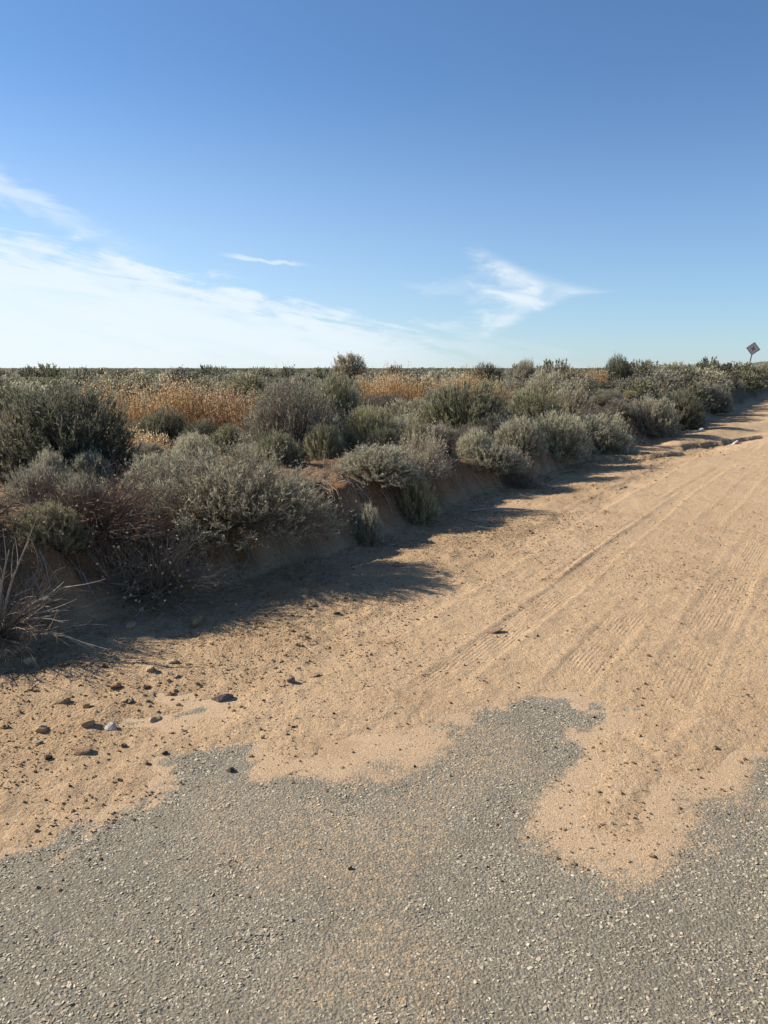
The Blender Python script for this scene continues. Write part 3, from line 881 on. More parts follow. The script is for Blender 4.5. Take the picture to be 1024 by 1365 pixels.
def shrub_geo(seed, n_stem=300, n_twig=6, n_leaf=9, leaf=(0.035, 0.006), spread=1.0, up=0.5, inner=0.35, lump=0.3,
              stem_r=0.006, droop=0.0, tall=1.0, seeds=0.0, twiglen=0.16, gap=0.0, even=0.15):
    """A shrub of unit half-width and unit height: returns foliage (verts, tris, leaf, tip) and branches (verts, quads).
    Many stems fan out of the root crown, each carries twigs, each twig carries narrow leaves."""
    r = np.random.default_rng(seed)
    ph = r.uniform(0, 2 * np.pi, n_stem)
    cz = r.uniform(-0.15 if droop else 0.0, 1, n_stem) ** 1.0 if not droop else r.uniform(-droop, 1, n_stem)
    cz = np.clip(cz, -1, 0.995)
    st = np.sqrt(1 - cz ** 2)
    dirs = np.stack([st * np.cos(ph), st * np.sin(ph), cz], 1)
    # lumpy envelope
    lob = unit(r.normal(size=(9, 3)) * [1, 1, 0.7] + [0, 0, 0.35])
    amp = r.uniform(0.4, 1, 9)

    def env(dd):
        return 0.80 + lump * (np.max(np.maximum(dd @ lob.T, 0) ** 5 * amp[None, :], axis=1) - 0.45)
    e = env(dirs)
    e = e * (1 + even * r.uniform(-1.6, 0.5, n_stem))
    if gap:                                   # leave some sectors open
        e = e * np.where(np.sin(ph * 3 + seed) * np.sin(cz * 7 + seed) > 1 - gap, 0.55, 1)
    end = dirs * e[:, None]
    base = np.stack([r.normal(0, 0.05, n_stem), r.normal(0, 0.05, n_stem), np.zeros(n_stem)], 1) + dirs * [0.10, 0.10, 0]
    ctl = base * 0.5 + end * 0.5
    ctl[:, 2] -= up * 0.28 * e * (1 - np.maximum(cz, 0))
    ctl[:, 2] = np.maximum(ctl[:, 2], 0.02 if not droop else -0.1)
    ctl[:, :2] *= 1.12
    k = 5
    paths = bezier(base, ctl, end, k)
    paths += r.normal(0, 0.012, paths.shape) * np.linspace(0, 1, k)[None, :, None]
    rad = stem_r * np.linspace(1.5, 0.35, k)[None, :] * r.uniform(0.6, 1.3, (n_stem, 1))
    bv, bq = tubes(paths, rad)
    # twigs
    si = np.repeat(np.arange(n_stem), n_twig)
    tpar = inner + (1 - inner) * r.random(len(si)) ** 0.7
    t = tpar[:, None]
    p0 = (1 - t) ** 2 * base[si] + 2 * t * (1 - t) * ctl[si] + t ** 2 * end[si]
    tan = unit(2 * (1 - t) * (ctl[si] - base[si]) + 2 * t * (end[si] - ctl[si]))
    td = unit(tan * 0.9 + r.normal(0, 0.42, tan.shape) * spread + np.array([0, 0, up * 0.7]))
    tl = twiglen * r.uniform(0.5, 1.25, len(si))
    # leaves along twigs
    li = np.repeat(np.arange(len(si)), n_leaf)
    lp = r.random(len(li))
    q0 = p0[li] + td[li] * (tl[li] * lp)[:, None]
    ld = unit(td[li] * 0.9 + r.normal(0, 0.55, (len(li), 3)) + np.array([0, 0, 0.25]))
    ll = leaf[0] * r.uniform(0.6, 1.4, len(li)); lw = leaf[1] * r.uniform(0.7, 1.3, len(li))
    # wind and sun trim a shrub to a dome: few shoots stand out of its outline
    over = np.linalg.norm(q0, axis=1) / env(unit(q0))
    keep = (over < 1.0) | (r.random(len(li)) < 0.20 * (over < 1.2))
    li, lp, q0, ld, ll, lw = li[keep], lp[keep], q0[keep], ld[keep], ll[keep], lw[keep]
    side = unit(np.cross(ld, r.normal(size=ld.shape)))
    a = q0 - side * lw[:, None] * 0.5
    b = q0 + side * lw[:, None] * 0.5
    c = q0 + ld * ll[:, None]
    lv = np.stack([a, b, c], 1).reshape(-1, 3)
    lf = np.arange(len(lv)).reshape(-1, 3)
    twr = r.random(len(si)); str_ = r.random(n_stem)
    lrnd = np.clip(0.45 * r.random(len(li)) + 0.35 * twr[li] + 0.2 * str_[si][li], 0, 1)
    tipm = np.clip((tpar[li] - 0.70) / 0.25, 0, 1) * np.clip((lp - 0.25) / 0.5, 0, 1) * (0.25 + 0.75 * r.random(len(li)))
    # twig shafts as slim triangles among the leaves
    sd2 = unit(np.cross(td, r.normal(size=td.shape)))
    twv = np.stack([p0 - sd2 * leaf[1] * 0.3, p0 + sd2 * leaf[1] * 0.3, p0 + td * (tl * np.clip((1.0 - np.linalg.norm(p0, axis=1) / env(unit(p0))) * 4, 0.25, 1.0))[:, None]], 1).reshape(-1, 3)
    twf = np.arange(len(twv)).reshape(-1, 3)
    out = {'lv': lv, 'lf': lf, 'leaf': np.repeat(lrnd, 3), 'tip': np.repeat(tipm, 3), 'bv': np.vstack([bv, twv]), 'bq': bq, 'bt': twf + len(bv)}
    if seeds:
        ns = int(seeds)
        pick = r.integers(0, len(si), ns)
        ctr = p0[pick] + td[pick] * (tl[pick] * 1.1)[:, None]
        s3 = leaf[1] * 1.6 * r.uniform(0.6, 1.4, ns)
        ax3 = unit(r.normal(size=(ns, 3))); bx3 = unit(np.cross(ax3, r.normal(size=(ns, 3))))
        cx3 = np.cross(ax3, bx3)
        pts = [ctr + s3[:, None] * q for q in (ax3, -ax3 * 0.5 + bx3 * 0.9, -ax3 * 0.5 - bx3 * 0.9, cx3)]
        sv = np.stack(pts, 1).reshape(-1, 3)
        b0 = np.arange(ns) * 4 + len(lv)
        sf = np.concatenate([np.stack([b0 + i, b0 + j, b0 + l], 1) for i, j, l in ((0, 1, 2), (0, 3, 1), (1, 3, 2), (2, 3, 0))])
        out['lv'] = np.vstack([lv, sv]); out['lf'] = np.vstack([lf, sf])
        out['leaf'] = np.concatenate([out['leaf'], np.repeat(r.random(ns), 4)]); out['tip'] = np.concatenate([out['tip'], np.ones(ns * 4)])
    rad98 = np.percentile(np.hypot(out['lv'][:, 0], out['lv'][:, 1]), 98.5)
    top99 = np.percentile(out['lv'][:, 2], 99.93)
    for key in ('lv', 'bv'):
        out[key] = out[key] / np.array([rad98, rad98, top99])
    return out


def scaled(g, sx, sz):
    """true-size copy of a unit shrub: stems and leaves keep their own thickness because they are built per size class"""
    sc_ = np.array([sx, sx, sz])
    q = dict(g)
    q['lv'] = g['lv'] * sc_; q['bv'] = g['bv'] * sc_
    return q


WOOD = {'sage': W_GREY, 'green': W_DARK, 'pale': W_GREY, 'grey': W_GREY, 'big': W_GREY, 'stalky': W_PALE, 'twiggy': W_PALE, 'rust': W_RUST}
# (leaf sizes are in units of the half-width, about 0.5-0.8 m)
KIND = {
    'green': dict(n_stem=520, n_twig=8, n_leaf=9, leaf=(0.046, 0.0082), up=0.4, inner=0.35, lump=0.22, twiglen=0.12, spread=0.9, even=0.12),
    'sage': dict(n_stem=460, n_twig=8, n_leaf=9, leaf=(0.048, 0.0085), up=0.4, inner=0.35, lump=0.26, twiglen=0.12, spread=0.9, even=0.13),
    'pale': dict(n_stem=460, n_twig=7, n_leaf=9, leaf=(0.055, 0.0085), up=0.7, inner=0.30, lump=0.22, twiglen=0.15, spread=0.55, even=0.14),
    'grey': dict(n_stem=620, n_twig=8, n_leaf=7, leaf=(0.034, 0.0072), up=0.5, inner=0.25, lump=0.32, twiglen=0.13, spread=1.0, stem_r=0.004, seeds=900, even=0.14),
    'big': dict(n_stem=760, n_twig=9, n_leaf=9, leaf=(0.036, 0.0050), up=0.5, inner=0.35, lump=0.30, twiglen=0.13, spread=0.7, stem_r=0.0036, droop=0.10, seeds=700, even=0.16),
    'stalky': dict(n_stem=280, n_twig=6, n_leaf=4, leaf=(0.06, 0.009), up=1.0, inner=0.35, lump=0.3, twiglen=0.2, spread=0.5, stem_r=0.006, seeds=600, even=0.2),
    'twiggy': dict(n_stem=360, n_twig=7, n_leaf=5, leaf=(0.045, 0.0085), up=0.7, inner=0.30, lump=0.35, twiglen=0.16, spread=0.8, stem_r=0.005, seeds=650, even=0.2),
}
NAMES = {'green': 'green_shrub', 'sage': 'sagebrush', 'pale': 'yellow_green_shrub', 'grey': 'grey_shrub', 'big': 'sagebrush', 'stalky': 'dry_shrub', 'twiggy': 'twiggy_shrub'}


def fol_mesh(g, kind):
    return mesh_np('foliage', g['lv'], g['lf'], [F[kind]], False, attrs={'leaf': g['leaf'], 'tip': g['tip']})


def br_mesh(g, kind):
    return mesh_np('branches', g['bv'], [g['bq'], g['bt']], [WOOD[kind]], False)


PROTO = {}
for kind, kw in KIND.items():
    PROTO[kind] = []
    for v in range({'green': 3, 'sage': 3}.get(kind, 1)):
        g = shrub_geo(11 * v + len(kind) * 7 + ord(kind[0]), **kw)
        PROTO[kind].append((fol_mesh(g, kind), br_mesh(g, kind)))

prnd = random.Random(5)


def shrub(kind, x, y, width, h, label, group=None, var=None, sink=0.03):
    fm, bm_ = PROTO[kind][(prnd.randrange(99) if var is None else var) % len(PROTO[kind])]
    root = link(NAMES[kind], None, None, (x, y, gz(x, y) - sink), (prnd.uniform(-.05, .05), prnd.uniform(-.05, .05), prnd.uniform(0, 6.28)))
    root.empty_display_size = 0.2
    s = (width * 0.52, width * 0.52 * prnd.uniform(0.9, 1.1), h + 0.03)
    link('foliage', fm, root, scale=s)
    link('branches', bm_, root, scale=s)
    tag(root, label, 'shrub', group)
    return root


for i, (kind, x, y, wd, h_, lb, sh_) in enumerate(SHRUBS):
    shrub(kind, x, y, wd, h_, lb, 'shrubs along the top of the bank', i)
TAKEN = [(x, y, wd * 0.5) for (_, x, y, wd, _, _, _) in SHRUBS]


# --- rust-orange dry weeds: upright stalks with seed heads, several patches
def weed_geo(seed, lx, ly, n=420, hgt=0.6):
    r = np.random.default_rng(seed)
    a = r.uniform(0, 6.283, n); q = np.sqrt(r.random(n))
    nc = 16
    ca, cq = r.uniform(0, 6.283, nc), np.sqrt(r.random(nc))
    pick = r.integers(0, nc, n)
    base = np.stack([np.cos(ca) * cq * lx, np.sin(ca) * cq * ly, np.zeros(nc)], 1)[pick] + r.normal(0, 0.15, (n, 3)) * [1, 1, 0]
    chh = r.uniform(0.62, 1.12, nc)[pick]
    hh = hgt * r.uniform(0.55, 1.05, n) * chh
    lean = r.normal(0, 0.16, (n, 2))
    tip = base + np.concatenate([lean * hh[:, None], hh[:, None]], 1)
    ctl = base * 0.5 + tip * 0.5 + np.concatenate([-lean * 0.15, np.zeros((n, 1))], 1)
    k = 4
    paths = bezier(base, ctl, tip, k)
    rad = np.tile(np.linspace(0.004, 0.002, k)[None, :], (n, 1))
    bv, bq = tubes(paths, rad)
    nl = 26
    li = np.repeat(np.arange(n), nl)
    t = (0.25 + 0.75 * r.random(len(li)))[:, None]
    p = (1 - t) ** 2 * base[li] + 2 * t * (1 - t) * ctl[li] + t ** 2 * tip[li]
    p = p + r.normal(0, 0.022, p.shape)
    d = unit(r.normal(0, 0.6, p.shape) + np.array([0, 0, 0.7]))
    s = unit(np.cross(d, r.normal(size=d.shape)))
    L = r.uniform(0.02, 0.055, len(li))[:, None]; W = r.uniform(0.006, 0.013, len(li))[:, None]
    lv = np.stack([p - s * W * .5, p + s * W * .5, p + d * L], 1).reshape(-1, 3)
    lf = np.arange(len(lv)).reshape(-1, 3)
    lr = np.clip(r.random(len(li)) * 0.6 + r.random(n)[li] * 0.4, 0, 1)
    tp = np.clip((t[:, 0] - 0.82) / 0.18, 0, 1) * r.random(len(li))
    return bv, bq, lv, lf, np.repeat(lr, 3), np.repeat(tp, 3)


WEEDS = [(-4.0, 13.3, 1.15, 0.7, 1.08, 'left half of the long rust-orange weed patch, behind the round mid-green shrub'),
         (-2.45, 12.7, 0.95, 0.7, 1.05, 'rust-orange dry weeds against the left side of the large dark grey shrub'),
         (-3.5, 10.0, 0.45, 0.35, 0.40, 'low rust-brown weeds right of the big dark green shrub'),
         (0.55, 17.6, 0.95, 0.7, 0.98, 'bright orange dry weed patch in the middle distance behind the silver shrub'),
         (1.9, 18.4, 0.95, 0.7, 0.95, 'orange dry weeds farther back, just above the large domed shrub'),
         (6.15, 24.0, 0.75, 0.6, 0.78, 'small orange weed patch on the skyline left of the dark green dome')]
for i, (x, y, lx, ly, hg, lb) in enumerate(WEEDS):
    bv, bq, lv, lf, lr, tp = weed_geo(300 + i, lx, ly, int(520 * lx), hg)
    root = tag(link('dry_weed_patch', None, None, (x, y, gz(x, y) - 0.03)), lb, 'dry weeds', 'rust-orange dry weed patches')
    tag(link('stalks', mesh_np('stalks', bv, bq, [W_RUST]), root), kind='stuff')
    tag(link('seed_heads', mesh_np('seed_heads', lv, lf, [F['rust']], attrs={'leaf': lr, 'tip': tp}), root), kind='stuff')
    TAKEN.append((x, y, lx * 0.9))
TAKEN += [(0.5, 16.4, 0.45), (0.85, 16.7, 0.5), (1.6, 17.2, 0.5), (0.2, 16.6, 0.4), (1.7, 17.0, 0.4), (5.9, 23.2, 0.4), (-3.0, 11.9, 0.5)]


# --- bare dead bushes with bleached limbs
def dead_bush(name, x, y, limbs, label, seed, reach=0.5, n_fine=160, wood=None, fine=None, heads=0):
    """limbs: end points of the thick bleached limbs, relative to the root crown; fine twigs fill in around it"""
    r = np.random.default_rng(seed)
    root = tag(link(name, None, None, (x, y, gz(x, y) - 0.02)), label, 'dead bush', 'dead brush on the shaded bank')
    for e in limbs:
        e = np.array(e, float)
        k = 7
        ctl = e * 0.5 + r.normal(0, 0.03, 3) + np.array([0, 0, 0.06 + 0.10 * np.linalg.norm(e[:2])])
        ms = [bezier(np.zeros((1, 3)), ctl[None], e[None], k)[0] + r.normal(0, 0.006, (k, 3)) * np.linspace(0, 1, k)[:, None]]
        rd = [np.linspace(0.0085, 0.0032, k)]
        for j in range(5):                  # forks
            b = ms[0][2 + j % 4]
            dd = unit(e + r.normal(0, 0.35, 3) * np.linalg.norm(e)) * r.uniform(0.10, 0.24)
            ms.append(bezier(b[None], (b + dd * 0.5 + r.normal(0, 0.012, 3))[None], (b + dd)[None], k)[0])
            rd.append(np.linspace(0.0035, 0.0012, k))
        v, q = tubes(np.array(ms), np.array(rd), 5)
        link('limb', mesh_np('limb', v, q, [wood or W_PALE], True), root)
    n = n_fine
    ph = r.uniform(0, 6.283, n); cz = r.uniform(0.0, 0.95, n)
    d = np.stack([np.sqrt(1 - cz ** 2) * np.cos(ph), np.sqrt(1 - cz ** 2) * np.sin(ph), cz * 0.8], 1)
    e = d * reach * r.uniform(0.5, 1.1, (n, 1))
    p = bezier(np.zeros((n, 3)), e * 0.55 + r.normal(0, 0.05, (n, 3)), e, 5)
    v, q = tubes(p, np.tile(np.linspace(0.004, 0.0013, 5)[None], (n, 1)))
    m3 = n * 5
    pi = r.integers(0, n, m3); kk = r.integers(2, 5, m3)
    b = p[pi, kk]; dd = unit(d[pi] + r.normal(0, 0.6, (m3, 3))) * r.uniform(0.05, 0.16, (m3, 1))
    v2, q2 = tubes(np.stack([b, b + dd * 0.5 + r.normal(0, .006, dd.shape), b + dd], 1), np.tile(np.array([[0.0018, 0.0013, 0.0007]]), (m3, 1)))
    link('twigs', mesh_np('twigs', np.vstack([v, v2]), [q, q2 + len(v)], [fine or W_GREY]), root)
    if heads:
        hp = (b + dd)[r.integers(0, m3, heads)]
        s3 = r.uniform(0.006, 0.013, (heads, 1))
        a3 = unit(r.normal(size=(heads, 3))); b3 = unit(np.cross(a3, r.normal(size=(heads, 3)))); c3 = np.cross(a3, b3)
        hv = np.stack([hp + s3 * k3 for k3 in (a3, -a3 * .5 + b3 * .9, -a3 * .5 - b3 * .9, c3)], 1).reshape(-1, 3)
        b0 = np.arange(heads) * 4
        hf = np.concatenate([np.stack([b0 + i, b0 + j, b0 + l], 1) for i, j, l in ((0, 1, 2), (0, 3, 1), (1, 3, 2), (2, 3, 0))])
        tag(link('seed_heads', mesh_np('seed_heads', hv, hf, [F['stalky']], attrs={'leaf': np.repeat(r.random(heads), 4), 'tip': np.repeat(r.random(heads), 4)}), root), kind='stuff')
    return root


dead_bush('dead_bush', -2.20, 4.22, [(0.62, -0.22, 0.02), (0.50, -0.05, 0.34), (0.20, 0.05, 0.55), (0.42, -0.1, 0.12), (0.05, 0.1, 0.5), (-0.3, -0.1, 0.3), (0.35, 0.0, 0.16)],
          'leafless dead bush with bleached limbs at the lower left edge', 1, 0.5, 220)
dead_bush('dead_bush', -1.58, 5.22, [(0.34, -0.34, -0.12), (0.40, -0.08, 0.12), (-0.40, 0.15, 0.14), (-0.35, -0.1, 0.02), (0.1, 0.3, 0.38), (0.2, -0.2, 0.0)],
          'dead bush with a pale broken branch poking over the bank below the wide brush', 2, 0.55, 420, None, W_GREY, 260)
dead_bush('dead_bush', -2.05, 5.35, [(0.4, -0.1, 0.2), (-0.3, 0.1, 0.25)],
          'dark tangle of dry reddish twigs left of the broken pale branch', 3, 0.62, 620, W_GREY, wood_mat('reddish_twig', (0.12, 0.075, 0.055), (0.26, 0.18, 0.135)), 420)
dead_bush('dead_bush', -2.75, 4.75, [(0.3, -0.2, 0.2), (0.1, 0.1, 0.4)],
          'low dark dead brush cut by the left edge above the bleached dead bush', 4, 0.45, 260, W_GREY, W_DARK)
TAKEN += [(-2.2, 4.22, 0.3), (-1.58, 5.22, 0.3), (-2.05, 5.35, 0.35), (-2.75, 4.75, 0.3)]

# a fallen limb in the sun at the road edge
v, q = tubes(bezier(np.array([[0, 0, 0.0]]), np.array([[0.35, 0.05, 0.03]]), np.array([[0.75, -0.02, 0.0]]), 8), np.linspace(0.016, 0.008, 8)[None], 6)
tag(link('fallen_limb', mesh_np('fallen_limb', v, q, [W_PALE], True), None, (0.98, 8.62, gz(1.2, 8.62) + 0.02), (0, 0, 0.05)),
    'bleached stick lying in the bush shadow at the foot of the bank', 'branch')

# ------------------------------------------------------------------ scrub on the flat: single plants out to about 45 m, then one mass
def joined(g, kind):
    nlf = len(g['lf'])
    v = np.vstack([g['lv'], g['bv']])
    faces = [g['lf'], g['bt'] + len(g['lv']), g['bq'] + len(g['lv'])]
    midx = np.concatenate([np.zeros(nlf), np.ones(len(g['bt']) + len(g['bq']))])
    z = np.zeros(len(g['bv']))
    return mesh_np('shrub', v, faces, [F[kind], WOOD[kind]], False, midx, {'leaf': np.concatenate([g['leaf'], z]), 'tip': np.concatenate([g['tip'], z])})


MID = {}
for kind in ('green', 'sage', 'grey', 'pale', 'twiggy'):
    kw = dict(KIND[kind]); kw.update(n_stem=340, n_twig=7, n_leaf=7, leaf=(kw['leaf'][0] * 1.1, kw['leaf'][1] * 1.35))
    if kw.get('seeds'): kw['seeds'] = 160
    kw['lump'] = 0.36
    MID[kind] = [joined(shrub_geo(900 + j * 17 + len(kind), **kw), kind) for j in range(2)]
FAR = {}
for kind in ('green', 'sage'):
    kw = dict(KIND[kind]); kw.update(n_stem=110, n_twig=5, n_leaf=5, leaf=(0.07, 0.045), lump=0.22, stem_r=0.006, twiglen=0.09, up=0.1, even=0.08)
    FAR[kind] = [joined(shrub_geo(1500 + j * 13, **kw), kind) for j in range(2)]

srnd = np.random.default_rng(21)
spots = []
LIM = 5000
cell = {}


def free(x, y, r, fac=0.8):
    cx, cy = int(x // 1.5), int(y // 1.5)
    for i in range(cx - 2, cx + 3):
        for j in range(cy - 2, cy + 3):
            for (a, b, c) in cell.get((i, j), ()):
                if (a - x) ** 2 + (b - y) ** 2 < (fac * (c + r)) ** 2:
                    return False
    return True


def occupy(x, y, r):
    cell.setdefault((int(x // 1.5), int(y // 1.5)), []).append((x, y, r))


for (x, y, r) in TAKEN:
    occupy(x, y, r)
for tries in range(14000):
    rad = 4.5 + 45 * srnd.random() ** 0.62
    a = R(srnd.uniform(-34, 33))
    x, y = rad * math.sin(a), rad * math.cos(a)
    s, t = road_st(x, y)
    on_slope = s > 10.5
    if t < (4.25 if on_slope else 4.55) + 0.15 * srnd.random(): continue
    if rad < 9.5 and (t < 5.6 or srnd.random() < 0.85): continue
    w_ = float(np.clip(srnd.lognormal(math.log(0.72 if t > 8.5 else 0.82), 0.42), 0.32, 1.8))
    if rad < 14: w_ = min(w_, 0.60)
    if not free(x, y, w_ * 0.5, srnd.uniform(0.62, 0.95)): continue
    occupy(x, y, w_ * 0.5)
    spots.append((rad, x, y, w_, t))
spots.sort()
print('free spots', len(spots))
LANDMARKS = [(x, y, sh_) for (_, x, y, _, _, _, sh_) in SHRUBS] + [
    (-4.0, 13.3, 'the long rust-orange weed patch'), (0.55, 17.6, 'the bright orange weed patch'), (6.15, 24.0, 'the small skyline orange patch'),
    (-1.26, 28.0, 'the lone small tree'), (-2.05, 5.35, 'the dark reddish twig tangle')]
LOOK = {'green': 'dark green', 'sage': 'silver-grey', 'grey': 'dull grey twiggy', 'pale': 'yellowish green', 'twiggy': 'bleached twiggy'}
used_labels = {}


def neighbour_label(kind, x, y, w_):
    """words for a scrub plant: its look, and where it stands next to the nearest plant that has a name"""
    best = sorted(LANDMARKS, key=lambda q: math.hypot(x - q[0], (y - q[1]) * 0.7))[:12]
    size = 'small' if w_ < 0.62 else 'wide' if w_ > 1.05 else 'middling'
    last = None
    for q in best:
        da = math.degrees(math.atan2(x, y) - math.atan2(q[0], q[1])); dd = math.hypot(x, y) - math.hypot(q[0], q[1])
        far_ = abs(da) > 4.0
        if abs(dd) < 1.2:
            rel = ('well ' if far_ else 'just ') + ('right of' if da > 0 else 'left of')
        else:
            side = '' if abs(da) < 1.0 else ', right of' if da > 0 else ', left of'
            rel = ('far ' if abs(dd) > 8 else '') + ('behind' if dd > 0 else 'in front of') + side
        last = f'{size} {LOOK[kind]} shrub {rel} {q[2]}'
        if last not in used_labels:
            break
    used_labels[last] = used_labels.get(last, 0) + 1
    return last


budget = 255
far_pts = {'green': [], 'sage': []}
for (rad, x, y, w_, t) in spots:
    u = srnd.random()
    kind = 'sage' if u < 0.42 else 'green' if u < 0.64 else 'grey' if u < 0.80 else 'twiggy' if u < 0.93 else 'pale'
    h_ = min(w_ * srnd.uniform(0.48, 0.78), 0.62 if t > 8.5 and rad < 24 else 0.9)
    if budget > 0:
        budget -= 1
        zone = 1 if (t < 12 and rad > 13) else 0 if rad < 13 else 2
        grp = ('gap plants on the bank', 'scrub on the rising bank', 'scrub of the open flat')[zone]
        if rad < 13:
            shrub(kind, x, y, w_, h_, neighbour_label(kind, x, y, w_), grp)
        else:
            o = link(NAMES[kind], MID[kind][srnd.integers(0, 2)], None, (x, y, gz(x, y) - 0.03), (0, 0, srnd.uniform(0, 6.28)), (w_ * 0.54, w_ * 0.54, h_))
            tag(o, neighbour_label(kind, x, y, w_), 'shrub', grp)
    else:
        far_pts['sage' if kind in ('sage', 'twiggy', 'pale') else 'green'].append((x, y, w_ * 0.56, h_))
n = 5200
rad = 40 + 560 * srnd.random(n) ** 1.5
a = np.radians(srnd.uniform(-50, 60, n))
for r_, a_ in zip(rad, a):
    x, y = r_ * math.sin(a_), r_ * math.cos(a_)
    s, t = road_st(x, y)
    if t < 4.5 and t > -8: continue
    w_ = float(np.clip(srnd.lognormal(math.log(1.0), 0.3), 0.5, 2.2)) * (1 + r_ / 500)
    hh_ = min(w_ * srnd.uniform(0.42, 0.66), 1.0) if srnd.random() < 0.88 else srnd.uniform(0.95, 1.45)
    far_pts['sage' if srnd.random() < 0.5 else 'green'].append((x, y, w_ * 0.65, hh_))


def plant_mass(name, pts, source):
    pts = np.array(pts)
    z = height(pts[:, 0], pts[:, 1]) - 0.04
    me = bpy.data.meshes.new(name)
    me.vertices.add(len(pts))
    me.vertices.foreach_set('co', np.stack([pts[:, 0], pts[:, 1], z], 1).astype(np.float32).ravel())
    a = me.attributes.new('scl', 'FLOAT_VECTOR', 'POINT')
    a.data.foreach_set('vector', np.stack([pts[:, 2], pts[:, 2], pts[:, 3]], 1).astype(np.float32).ravel())
    a = me.attributes.new('turn', 'FLOAT_VECTOR', 'POINT')
    a.data.foreach_set('vector', np.stack([z * 0, z * 0, srnd.uniform(0, 6.28, len(z))], 1).astype(np.float32).ravel())
    o = link(name, me)
    tree = bpy.data.node_groups.new(name, 'GeometryNodeTree')
    tree.interface.new_socket('Geometry', in_out='INPUT', socket_type='NodeSocketGeometry')
    tree.interface.new_socket('Geometry', in_out='OUTPUT', socket_type='NodeSocketGeometry')
    N, L = tree.nodes, tree.links
    gi = N.new('NodeGroupInput'); go = N.new('NodeGroupOutput')
    oi = N.new('GeometryNodeObjectInfo'); oi.inputs['Object'].default_value = source
    iop = N.new('GeometryNodeInstanceOnPoints')
    L.new(gi.outputs[0], iop.inputs['Points']); L.new(oi.outputs['Geometry'], iop.inputs['Instance'])
    for nm, key in (('turn', 'Rotation'), ('scl', 'Scale')):
        na_ = N.new('GeometryNodeInputNamedAttribute'); na_.data_type = 'FLOAT_VECTOR'; na_.inputs['Name'].default_value = nm
        L.new(na_.outputs[0], iop.inputs[key])
    L.new(iop.outputs[0], go.inputs[0])
    md = o.modifiers.new('scatter', 'NODES'); md.node_group = tree
    return tag(o, kind='stuff')


# dark bushes standing out on the left skyline; two of them lend their shape to the far scrub
SKY = [(-26.5, 62, 2.6, 1.75, 'green', 'dark bush bump on the skyline at the far left'),
       (-17.6, 78, 2.2, 1.65, 'green', 'dark bush bump on the skyline, second from the left'),
       (-14.5, 70, 1.9, 1.6, 'sage', 'grey bush bump on the skyline above the rust-orange weeds'),
       (-8.0, 66, 1.6, 1.55, 'green', 'dark bush bump on the skyline left of the lone bare tree'),
       (1.2, 75, 1.9, 1.75, 'green', 'small dark bush bump on the skyline right of the lone bare tree')]
src = {}
for (x, y, w_, h_, kind, lb) in SKY:
    o = link('distant_bush', FAR[kind][0], None, (x, y, gz(x, y) - 0.05), (0, 0, 0), (w_ * 0.55, w_ * 0.55, h_))
    tag(o, lb, 'bush', 'dark bushes on the skyline')
    src.setdefault(kind, o)
plant_mass('far_green_scrub', far_pts['green'], src['green'])
plant_mass('far_grey_scrub', far_pts['sage'], src['sage'])

# ------------------------------------------------------------------ the lone small tree on the skyline
tx, ty = -1.26, 28.0
tz = gz(tx, ty)
tree = tag(link('small_tree', None, None, (tx, ty, tz - 0.05)), 'lone round half-bare small tree standing above the scrub on the skyline', 'tree')
g = shrub_geo(77, n_stem=150, n_twig=6, n_leaf=7, leaf=(0.11, 0.022), up=0.8, inner=0.45, lump=0.3, twiglen=0.3, stem_r=0.014, spread=0.9, gap=0.3, droop=0.3)
g = scaled(g, 0.66, 0.70)
link('crown', fol_mesh(g, 'twiggy'), tree, (0, 0, 1.12))
link('branches', br_mesh(g, 'grey'), tree, (0, 0, 1.12))
k = 6
tr_p = np.array([bezier(np.array([[0.0, 0, 0]]), np.array([[bx * 0.3, 0.03, 0.6]]), np.array([[bx, by, 1.25]]), k)[0] for bx, by in ((0.05, 0), (-0.22, 0.1), (0.25, -0.1), (0.1, 0.2))])
v, q = tubes(tr_p, np.tile(np.linspace(0.06, 0.022, k)[None], (4, 1)), 7)
link('trunk', mesh_np('trunk', v, q, [W_GREY], True), tree)

# ------------------------------------------------------------------ road sign at the far end
m_panel, nt = mat('weathered_sign_face')
P = nt.n('ShaderNodeTexCoord').outputs['Object']
finish(nt, nt.mix(nt.ss(nt.noise(P, 5, 4, 0.7), 0.35, 0.7), (0.50, 0.48, 0.45), (0.62, 0.58, 0.52)), 0.6, None, 0.3)
m_edge, nt = mat('sign_edge')
P = nt.n('ShaderNodeTexCoord').outputs['Object']
finish(nt, nt.mix(nt.noise(P, 8, 3), (0.10, 0.10, 0.11), (0.16, 0.155, 0.155)), 0.6)
m_sym, nt = mat('sign_symbol')
P = nt.n('ShaderNodeTexCoord').outputs['Object']
finish(nt, nt.mix(nt.noise(P, 8, 3), (0.18, 0.09, 0.08), (0.27, 0.14, 0.12)), 0.6)
m_post, nt = mat('steel_post')
P = nt.n('ShaderNodeTexCoord').outputs['Object']
finish(nt, nt.mix(nt.noise(P, 12, 3), (0.16, 0.16, 0.17), (0.26, 0.26, 0.27)), 0.5, None, 0.4)


def box_mesh(name, parts, m):
    vs, fs = [], []
    for (cx, cy, cz, sx, sy, sz) in parts:
        b = len(vs)
        vs += [(cx + i * sx / 2, cy + j * sy / 2, cz + l * sz / 2) for i in (-1, 1) for j in (-1, 1) for l in (-1, 1)]
        fs += [[b + q for q in f] for f in ((0, 1, 3, 2), (4, 6, 7, 5), (0, 4, 5, 1), (2, 3, 7, 6), (0, 2, 6, 4), (1, 5, 7, 3))]
    me = bpy.data.meshes.new(name)
    me.from_pydata(vs, [], fs)
    me.materials.append(m)
    me.update()
    return me


